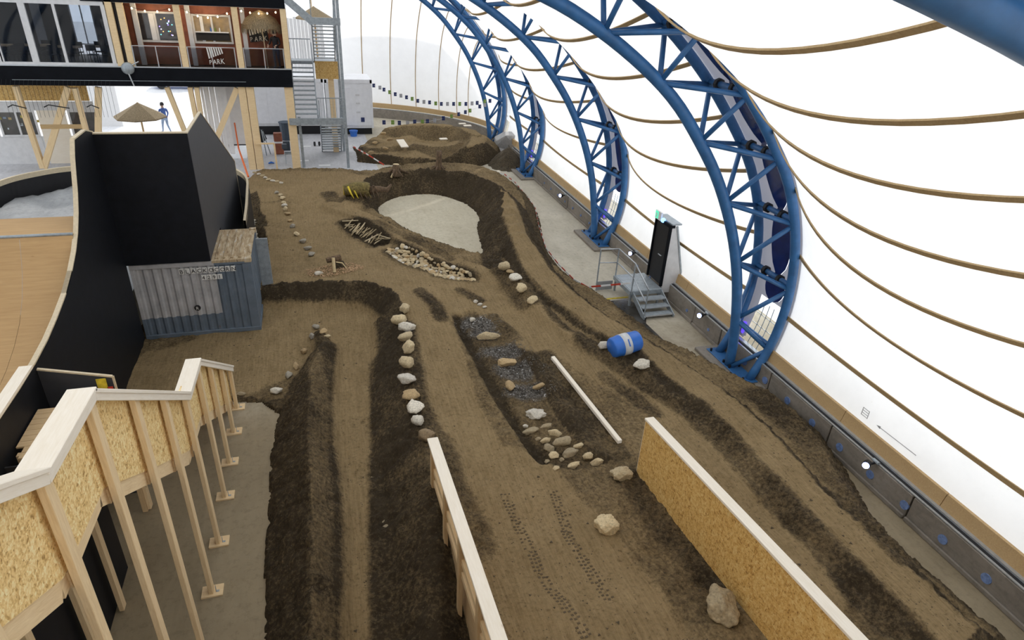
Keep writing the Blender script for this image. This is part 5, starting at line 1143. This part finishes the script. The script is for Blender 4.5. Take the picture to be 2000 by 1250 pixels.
wmk('landing', MB().box((-.95, 35.15, 2.42), (1.62, 35.75, 2.5)), M_steel, TW); wmk('landing_beam', MB().box((-1.1, 35.1, 2.28), (1.7, 35.2, 2.6)), M_steel, TW)
wmk('landing', MB().box((-.9, 38.4, 4.86), (1.62, 39.4, 4.95)), M_steel, TW); wmk('board_panel', MB().box((.42, 38.35, 4.05), (1.62, 38.39, 4.95)), M_osbd, TW)
wmk('landing', MB().box((.3, 35.2, 7.05), (1.7, 35.7, 7.12)), M_steel, TW); wmk('landing_beam', MB().box((.3, 35.1, 6.98), (1.75, 35.2, 7.3)), M_steel, TW)
a, b = pY(553, -6, 35.2), pY(612, 44, 35.2); tb('stringer', tuple(a), tuple(b), .1, .34)
for z0, x0, x1, y in ((2.5, .35, 1.6, 35.7), (4.95, -.85, .3, 39.3)):
    wmk('guard_rail', MB().tube([(x0, y, z0 + 1.0), (x1, y, z0 + 1.0)], .025, 6), M_steel, TW)
    for k in range(9): x = x0 + (x1 - x0) * k / 8; wmk('baluster', MB().box((x - .008, y - .008, z0), (x + .008, y + .008, z0 + 1.0)), M_steel, TW)
for k in range(2): pass

# white site containers
def site(name, label, x0, x1, y0, y1, z0, z1, door=None, panels=0):
    T = thing(name, label, 'container', ((x0 + x1) / 2, y0, 0))
    wmk('plinth', MB().box((x0 + .1, y0 + .15, 0), (x1 - .1, y1, z0)), M_rubber, T); wmk('body', MB().box((x0, y0, z0), (x1, y1, z1)), M_white, T, bevel=.02)
    wmk('base_rail', MB().box((x0 - .01, y0 - .02, z0), (x1 + .01, y0 + .1, z0 + .16)), M_wfr, T); wmk('top_rail', MB().box((x0 - .02, y0 - .03, z1 - .2), (x1 + .02, y0 + .1, z1 + .02)), M_white, T)
    for x in (x0, x1 - .1): wmk('corner_post', MB().box((x - .01, y0 - .03, z0), (x + .11, y0 + .1, z1)), M_white, T)
    for k in range(panels):
        a = x0 + .15 + (x1 - x0 - .3) * k / panels; b = x0 + .15 + (x1 - x0 - .3) * (k + 1) / panels; wmk('panel', MB().box((a + .02, y0 - .015, z0 + .2), (b - .02, y0, z1 - .25)), M_white, T)
    return T
s1 = site('site_container', 'long white site container under the balcony behind the timber posts', -3.7, .85, 43.2, 45.6, .55, 3.35, panels=4)
s2 = site('site_container', 'white site container with a blue label at the end of the far wall', .95, 3.78, 43.0, 45.6, .42, 3.35, panels=1)
wmk('door', MB().box((1.5, 42.96, .6), (2.5, 42.985, 2.9)), M_white, s2); a = pY(709, 234, 42.95); wmk('blue_label', MB().box((a[0] - .12, 42.95, a[2] - .13), (a[0] + .1, 42.97, a[2] + .14)), M_navy, s2)
for dz in (.55, 1.1, 1.6): wmk('vent', MB().box((2.75, 42.965, .8 + dz), (3.0, 42.985, .9 + dz)), M_wfr, s2)
WPF = thing('white_plank_screen', 'upright whitewashed plank screen seen through the stair tower', 'fence', (0, 46.5, 0))
for k in range(14):
    x = -1.9 + k * .22; wmk('plank', MB().box((x, 46.5, 3.0), (x + .2, 46.54, 6.5 + random.uniform(-.06, .06))), M_wpl, WPF)
for x in (-1.8, 1.1): wmk('post', MB().box((x, 46.55, 0), (x + .1, 46.65, 6.4)), M_wfr, WPF)
TH_ = thing('thatch_roof', 'thatched sunshade above the stair tower behind the steel beam', 'parasol', (.5, 44.3, 3.35))
c = pY(612, 12, 44.3); cc_ = np.array(c)
wmk('pole', MB().tube([(c[0], 44.3, 3.35), (c[0], 44.3, c[2])], .05, 8), M_sill, TH_)
for k in range(8):
    a, b = 2 * PI * k / 8 + .2, 2 * PI * (k + 1) / 8 + .2; R_ = 1.1
    wmk('thatch_panel', MB().prism([cc_, cc_ + (R_ * math.cos(a), R_ * math.sin(a), -.62), cc_ + (R_ * math.cos(b), R_ * math.sin(b), -.62)], (0, 0, -.1)), M_thatch, TH_)

# ------------------------------------------------------------------ items on the pale floor
def bin_(name, label, px, py, r, h, mat, cat='bin'):
    g = pz(px, py); T = thing(name, label, cat, (g[0], g[1], 0)); mk('body', MB().tube([(0, 0, 0), (0, 0, h)], [r * .8, r], 14), mat, T, smooth=False); mk('rim', MB().tube([(0, 0, h - .04), (0, 0, h + .02)], r * 1.08, 14), mat, T); return T
M_slate = flat('slate_plastic', (.05, .07, .1), .5)
bin_('waste_bin', 'dark slate waste bin before the long white container', 561, 273, .38, 1.05, M_slate)
bin_('blue_bucket', 'blue tub at the foot of the steel stair tower', 691, 266, .25, .35, M_barrel, 'bucket')
g = pz(546, 300); T = thing('red_crates', 'two stacked red-brown crates on the pale floor', 'crates', (g[0], g[1], 0))
mk('crate', MB().box((-.25, -.2, 0), (.25, .2, .62)), M_brown, T, bevel=.02); mk('crate', MB().box((-.22, .1, .62), (.22, .45, 1.1)), M_brown, T, bevel=.02); mk('lid', MB().box((-.25, -.2, .62), (.25, .2, .65)), M_white, T)
g = pz(446, 285); T = thing('round_basket', 'dark woven round basket near the orange netting', 'basket', (g[0], g[1], 0)); mk('body', MB().tube([(0, 0, 0), (0, 0, .5), (0, 0, .8)], [.25, .42, .4], 14), M_brown, T, smooth=True); mk('dark_cloth', MB().tube([(0, 0, .8), (0, 0, .95)], [.38, .2], 12), M_cblack, T)
g = pz(510, 300); T = thing('draped_jacket', 'black jacket draped over a stand by the timber posts', 'jacket', (g[0], g[1], 0)); mk('stand', MB().tube([(0, 0, 0), (0, 0, 1.35)], .03, 6), M_pine, T); mk('cloth', MB().prism([(-.35, 0, 1.35), (.25, 0, 1.3), (.4, 0, .8), (.15, 0, .6), (-.1, 0, .75)], (0, .1, 0)), M_cblack, T)
g = pz(519, 304); T = thing('grey_trestle', 'thin grey folding trestle on the pale floor', 'trestle', (g[0], g[1], 0))
for a, b in (((-.05, 0, 1.4), (.05, 0, 0)), ((0, .1, 1.3), (.25, .3, 0))): mk('leg', MB().tube([a, b], .03, 6), M_steel, T)
g = pz(566, 318); T = thing('grey_pushchair', 'grey folded frame chair beside the timber post', 'chair', (g[0], g[1], 0))
mk('seat', MB().box((-.2, -.2, .5), (.2, .2, .56)), M_steel, T); mk('backrest', MB().box((-.25, .2, .6), (.1, .24, 1.1)), M_slate, T)
for a in (-.18, .18): mk('leg', MB().tube([(a, -.2, 0), (a, .1, .5)], .02, 6), M_steel, T)
mk('side_bag', MB().box((-.3, -.3, .8), (-.05, .0, 1.05)), M_slate, T, bevel=.03)
g = pz(620, 285); T = thing('work_boots', 'pair of black items lying on the floor before the stairs', 'boots', (g[0], g[1], 0))
for a in (-.15, .12): mk('boot', MB().tube([(a, -.1, .06), (a, .1, .08), (a, .14, .22)], [.05, .07, .06], 8), M_rubber, T, smooth=True)
for x, y, l in ((597, 286, 'white paper sheet on the pale floor near the boots'), (634, 323, 'white paper strip on the pale floor before the track'), (592, 314, 'small white paper by the timber post')):
    g = pz(x, y); tag(mk('paper_sheet', MB().box((-.3, -.12, .005), (.3, .12, .012)), M_wpl, None, g), l, 'paper')
g = pz(530, 320); tag(mk('blue_cloth', MB().tube([(-.15, 0, .03), (0, .02, .07), (.15, 0, .03)], [.03, .06, .03], 8), M_barrel, None, (g[0], g[1], 0.004), smooth=True), 'blue rag on the pale floor before the crates', 'cloth')
# orange safety netting
NT = thing('orange_netting', 'thin orange safety tape hanging down beside the double timber posts', 'netting', (-4, 34, 0))
pts = [(*pY(458, 240, 36.3),), (*pY(466, 290, 35.5),), (*pY(478, 325, 34.2),), (*pY(485, 345, 33.),)]
wmk('tape', MB().tube(pts, [.035, .04, .05, .05], 5), M_orange, NT)

# ------------------------------------------------------------------ grey block, boards on the mound
g0 = [pz(968, 290), pz(985, 312), pz(1014, 303), pz(1012, 292)]
c = (np.array(pz(990, 306)) + pz(996, 300)) / 2
BK = thing('concrete_block', 'big rough grey concrete block leaning at the far arch foot', 'block', (c[0], c[1] + .5, 0))
mk('body', MB().prism([(-.75, -.2, .45), (-.35, -.7, -.02), (.75, -.6, .1), (.85, -.55, 1.15), (-.25, -.65, 1.2), (-.75, -.25, .8)], (.15, .9, .05)), M_block, BK, bevel=.03)
for i, (x, y, w, h, l) in enumerate([(786, 282, 14, 17, 'pale plywood sheet lying across the far mound as a bridge'), (866, 276, 14, 5, 'small pale board on the middle hump of the far mound'), (903, 246, 13, 4, 'upper pale board at the back of the far mound'), (913, 250, 14, 5, 'lower pale board at the back of the far mound')]):
    c = pz(x, y, .8); d = np.linalg.norm(c - [0, 0, CAMH]); w_ = w / F * d; h_ = h / F * d * (2.1 if h > 10 else 1.6)
    tag(mk('board', MB().box((-w_ / 2, -h_ / 2, 0), (w_ / 2, h_ / 2, .05)), M_pale, None, (c[0], c[1], .83 if h > 10 else .92), rot=(.15 if h > 10 else .05, 0, .12)), l, 'board')
for i, (x, y) in enumerate([(748, 261), (761, 273), (733, 279), (752, 290), (724, 298)]):
    rock(x, y, 12, 5, 'tan', f'flat stone at the left side of the far mound, {ORD[i]} from the back', group='flat stones on the far mound', sub=2, z=.62)

# ------------------------------------------------------------------ bunting
def bunting(pxs, Y, label, cols, size=.17):
    pts = [pY(x, y, Y) if not callable(Y) else pY(x, y, Y(x)) for x, y in pxs]; c = np.mean(pts, 0)
    T = thing('bunting', label, 'flags', tuple(c), 'flag strings across the far end'); wmk('string', MB().tube(pts, .006, 4), M_white, T)
    for i, p in enumerate(pts):
        wmk('flag', MB().box((p[0] - size / 2, p[1] - .004, p[2] - size * .65), (p[0] + size / 2, p[1] + .004, p[2] + size * .65)), cols[i % len(cols)], T)
navy, grn, gry = M_navy, M_green, M_greyf
bunting([(730, 167), (742, 171), (750, 175), (761, 180), (772, 184), (783, 187), (794, 190), (805, 193), (816, 197), (828, 199), (839, 200), (851, 202), (862, 203), (874, 203), (886, 203), (898, 203), (910, 203), (922, 202), (932, 201), (947, 198), (957, 197)], lambda x: 42 - (x - 730) / 227 * 4,
        'upper long string of navy, grey and green flags across the far wall', [navy, gry, navy, grn])
bunting([(882, 227), (896, 223), (909, 219), (918, 216), (937, 208), (947, 205)], lambda x: 40 - (x - 880) / 67 * 2, 'short slanting string of flags rising towards the farthest arch', [grn, navy, navy, grn, navy, gry])
bunting([(750, 239), (767, 239), (780, 240), (796, 240), (810, 238), (825, 238), (835, 237), (849, 235), (866, 231)], lambda x: 41.5, 'lower string of flags just above the far mound', [navy, grn, navy, gry, navy, grn, navy, gry, navy], .2)

# ------------------------------------------------------------------ barrier tapes
def tape(pts, label, w=.06, sag=0):
    T = thing('barrier_tape', label, 'barrier tape', tuple(pts[0])); n = 0; seg = []
    for a, b in zip(pts[:-1], pts[1:]):
        a, b = np.array(a), np.array(b); L = np.linalg.norm(b - a); k = max(1, int(L / .32))
        for i in range(k): p, q = a + (b - a) * i / k, a + (b - a) * (i + 1) / k; seg.append((p, q))
    rd, wh = MB(), MB()
    for i, (p, q) in enumerate(seg): (rd if i % 2 else wh).beam(p, q, .012, w, (0, 0, 1))
    r_ = wmk('red_bands', rd, M_red, T); w_ = wmk('white_bands', wh, M_wpl, T); r_['kind'] = 'stuff'; w_['kind'] = 'stuff'
g1 = pz(1160, 585); tp = [pY(686, 284, 34.6), pY(700, 292, 33.6), pY(720, 303, 32.3), pY(750, 322, 31.4)]
tape([tuple(p) for p in tp], 'red and white tape slanting from the steel column to the bowl rim')
tape([tuple(pz(*p, .12)) for p in [(946, 336), (985, 340), (1005, 355), (1028, 383), (1045, 405), (1052, 440), (1066, 484), (1090, 515), (1120, 545), (1150, 562)]], 'red and white tape running along the outer edge of the banked turn', .05)
tape([tuple(pz(1150, 562, .12)), tuple(pz(1155, 560, .35)), tuple(pY(1232, 553, 17.3))], 'red and white tape tied to the exit step handrail')
tag(bar('yellow_edge', pz(1165, 586, .01), pz(1226, 580, .01), .08, .01, M_yellow), 'worn yellow line on the concrete before the exit steps', 'line')
wet = MB(); wp = [pz(*p) for p in [(1170, 590), (1226, 584), (1262, 606), (1262, 632), (1300, 668), (1290, 675), (1240, 640)]]; wet.prism([(p[0], p[1], .001) for p in wp], (0, 0, .004))
M_wet, nt_, b_ = nodes('wet_concrete'); nt_.links.new(ramp(nt_, noise(nt_, coord(nt_), 2, 3), [(.3, (.035, .032, .028)), (.7, (.06, .055, .048))]), b_.inputs['Base Color']); b_.inputs['Roughness'].default_value = .22
tag(mk('water_puddle', wet, M_wet), 'dark wet puddle on the concrete below the exit steps', 'puddle', kind='stuff')

# ------------------------------------------------------------------ exit door, platform and steps
ED = thing('exit_door', 'black exit door in a grey steel box frame in the membrane wall', 'door', (10.9, 17.9, .6))
wmk('door_leaf', MB().box((10.78, 17.32, .62), (10.84, 18.2, 2.66)), M_rubber, ED, bevel=.01)
wmk('frame', MB().box((10.74, 18.2, .6), (11.7, 18.27, 2.74)).box((10.74, 17.25, 2.66), (10.92, 18.27, 2.76)).box((10.74, 17.25, .6), (10.82, 17.33, 2.66)), M_fascia, ED)
wmk('side_panel', MB().prism([(10.82, 17.27, .35), (11.35, 17.27, .35), (11.5, 17.27, .9), (11.0, 17.27, 2.7), (10.82, 17.27, 2.75)], (0, .04, 0)), M_wfr, ED)
wmk('box_roof', MB().prism([(10.8, 17.25, 2.75), (11.15, 17.25, 2.75), (11.15, 17.25, 2.8), (10.8, 17.25, 2.8)], (0, 1.0, 0)), M_steel, ED)
wmk('corner_trim', MB().beam((11.0, 17.26, 2.72), (11.5, 17.26, .9), .04, .05), M_steel, ED)
hd_ = wmk('handle', MB().tube([(10.76, 17.5, 1.62), (10.72, 17.5, 1.62), (10.72, 17.68, 1.62)], .018, 8), M_rail, ED, True)
ES = thing('exit_sign', 'small green lit exit sign above the black door', 'exit sign', (10.72, 18.05, 2.78)); wmk('housing', MB().box((10.7, 17.86, 2.7), (10.76, 18.24, 2.98)), M_wpl, ES); wmk('green_face', MB().box((10.685, 18.04, 2.72), (10.7, 18.22, 2.96)), M_exit, ES)
wmk('white_pictogram', MB().box((10.68, 18.1, 2.76), (10.685, 18.16, 2.9)), M_wpl, ES); wmk('lamp', MB().tube([(10.72, 17.7, 2.78), (10.72, 17.74, 2.78)], .08, 10), glow('blue_lamp', (.2, .45, 1.), 3.), ES)
EP = thing('exit_steps', 'grey steel platform and three steps below the exit door', 'steps', (10.3, 17.6, 0))
wmk('platform', MB().box((9.62, 17.15, .52), (10.76, 18.45, .58)), M_steel, EP, bevel=.01)
wmk('platform_edge', MB().box((9.62, 17.12, .42), (10.76, 17.16, .56)), M_steel, EP); wmk('platform_edge', MB().box((9.58, 17.15, .42), (9.62, 18.45, .56)), M_steel, EP)
for k in range(3):
    y = 17.0 - k * .28; z = .42 - k * .145; wmk('step', MB().box((9.74, y - .26, z - .03), (10.72, y, z)), M_steel, EP); wmk('step_nose', MB().box((9.74, y - .275, z - .035), (10.72, y - .26, z + .01)), M_rail, EP)
for x in (9.7, 10.75): bar('stringer', (x, 17.15, .45), (x, 16.15, .02), .03, .2, M_steel, EP)
for x, y in ((9.66, 17.2), (9.66, 18.4), (10.7, 18.4), (10.7, 17.2)): bar('leg', (x, y, 0), (x, y, .52), .06, .06, M_steel, EP, up=(0, 1, 0))
HR = [((9.64, 18.4), (9.64, 17.15)), ]
def hr(a, b, r=.022): wmk('handrail', MB().tube([a, b], r, 8), M_rail, EP, True)
for dz in (.5, 1.0):
    hr((9.64, 18.42, .56 + dz), (9.64, 17.15, .56 + dz)); hr((9.64, 17.15, .56 + dz), (9.7, 16.2, .08 + dz)); hr((9.64, 18.42, .56 + dz), (9.0, 18.5, .56 + dz))
for x, y, z0, z1 in ((9.64, 18.42, .56, 1.56), (9.64, 17.15, .56, 1.56), (9.7, 16.2, .05, 1.08), (9.0, 18.5, 0, 1.56)): bar('baluster', (x, y, z0), (x, y, z1), .035, .035, M_steel, EP, up=(0, 1, 0))
wmk('kick_plate', MB().box((9.0, 18.48, .02), (9.6, 18.5, .35)), M_tarp, EP)

# spotlights on the low wall
for i, (px, py, lb) in enumerate([(1095, 382, 'far blue-white spotlight on the low wall between two arches'), (1232, 495, 'blue-white spotlight on the low wall beside the exit platform'), (1367, 616, 'blue-white spotlight on the low wall between exit steps and nearest arch'), (1692, 908, 'brightest blue-white spotlight on the low wall before the start ramp')]):
    p = pX(px, py, PX - .28); T = thing('spotlight', lb, 'spotlight', tuple(p), 'spotlights along the right wall')
    d = np.array([-.75, -.45, .15]); d /= np.linalg.norm(d); P0 = np.array([0, 0, 0.])
    mk('housing', MB().tube([P0 - d * .16, P0 - d * .12, P0 + d * .02, P0 + d * .04], [.04, .08, .085, .075], 14), M_rubber, T, smooth=True)
    mk('lens', MB().tube([P0 + d * .035, P0 + d * .05], [.07, .07], 14), M_spot, T); mk('bracket', MB().beam(P0, (.28, 0, .02), .03, .05), M_rubber, T); mk('clamp', MB().tube([(.24, -.08, .05), (.24, .08, .05)], .04, 8), M_steel, T)
# marks on the membrane: stencilled square and arrow
MK = thing('wall_stencil', 'faint grey square stencil and long thin arrow on the white membrane', 'marking', (11.5, 7.5, 1.8))
def onmem(px, py):
    best = None
    for s in np.linspace(1, 3.4, 240):
        for v in (None,):
            p = at(OQ, OS, s) + nrm(OQ, OS, s) * .12; q = pX(px, py, p[0] - 1.0 * smooth(.9, 5.5, s)); e = abs(q[2] - p[1])
            if best is None or e < best[0]: best = (e, q)
    return best[1]
M_grey = flat('grey_print', (.45, .45, .46), .8)
a, b = onmem(1718, 832), onmem(1792, 889); off = np.array([-.04, 0, 0]); wmk('arrow_shaft', MB().beam(a + off, b + off, .012, .012), M_grey, MK); dd = (b - a) / np.linalg.norm(b - a); wmk('arrow_head', MB().prism([a + off - dd * .05, a + off + dd * .06 + (0, 0, .035), a + off + dd * .06 - (0, 0, .035)], (.004, 0, 0)), M_grey, MK)
c = onmem(1693, 806) + off
for k in range(4):
    z = c[2] - .09 + .06 * k; wmk('stencil_row', MB().beam(c + (0, -.09, -.09 + .06 * k), c + (0, .09, -.09 + .06 * k), .008, .012), M_grey, MK)
for k in (-1, 1): wmk('stencil_row', MB().beam(c + (0, .09 * k, -.1), c + (0, .09 * k, .1), .008, .012), M_grey, MK)

# ------------------------------------------------------------------ start tower carrying the camera side of ramp and stairs
SW = thing('start_tower', 'timber start tower at the head of the ramp and stairs behind the viewer', 'platform', (1, -2, 0))
wmk('deck', MB().box((-8.5, -7.0, 7.0), (6.2, -.6, 7.12)), M_studs, SW)
for x in (-8.3, -4, 1.4, 6.0):
    for y in (-6.8, -.8): bar('post', (x, y, 0), (x, y, 7.0), .16, .16, M_pine, SW, up=(0, 1, 0))
wmk('shade_board', MB().prism([(-3.84, .9, 0), (-3.84, .9, 7.0), (-3.84, 4.8, 4.5), (-3.84, 6.0, 4.45), (-3.84, 9.4, 2.1), (-3.84, 9.4, 0)], (-.03, 0, 0)), M_black, SW)  # added black board, blocks stray light under the stairs
for k in range(10): wmk('ramp_deck', MB().prism([(1.74, -.6 + k * .98, 2.9 - .0 * k - (k * .98) * .3 if False else max(.3, 1.52 - .116 * k * .98 - .75)), (1.74, .36 + k * .98, max(.3, 1.52 - .116 * (k + 1) * .98 - .75)), (1.74, .36 + k * .98, max(.2, 1.52 - .116 * (k + 1) * .98 - .8)), (1.74, -.6 + k * .98, max(.2, 1.52 - .116 * k * .98 - .8))], (4.1, 0, 0)), M_studs, SW)
wmk('skirt_board', MB().prism([(1.70, .5, 0), (1.70, 9.3, 0), (1.70, 9.3, .62), (1.70, .5, 1.6)], (.02, 0, 0)), M_studs, SW)

# ------------------------------------------------------------------ added fill lights in the balcony bays, glare-whitened forecourt, house beyond the dome
for x in (-6.6, -4.3, -1.9):
    l = bpy.data.objects.new('bay_lamp', bpy.data.lights.new('bay_lamp', 'POINT')); COL.objects.link(l); l.location = (x, YB + .7, 7.35); l.data.energy = 22; l.data.color = (1, .78, .5); l.data.shadow_soft_size = .15  # fill added to brighten the recess, no fitting of its own
mk('floor', MB().box((-19.9, 37.6, -.02), (-3.6, 49.9, .009)), concrete('forecourt', (.74, .75, .78), (.82, .83, .86), (.88, .89, .92))).__setitem__('kind', 'structure')  # outdoor glare put into the near-white paving colour
NB = thing('neighbour_house', 'house standing outside beyond the rounded end of the hall', 'building', (9, 60, 0)); NB['kind'] = 'structure'
wmk('wall', MB().box((3, 57, 0), (22, 66, 11)), M_wfr, NB); wmk('roof', MB().prism([(3, 57, 11), (22, 57, 11), (12.5, 57, 15)], (0, 9, 0)), M_brown, NB)
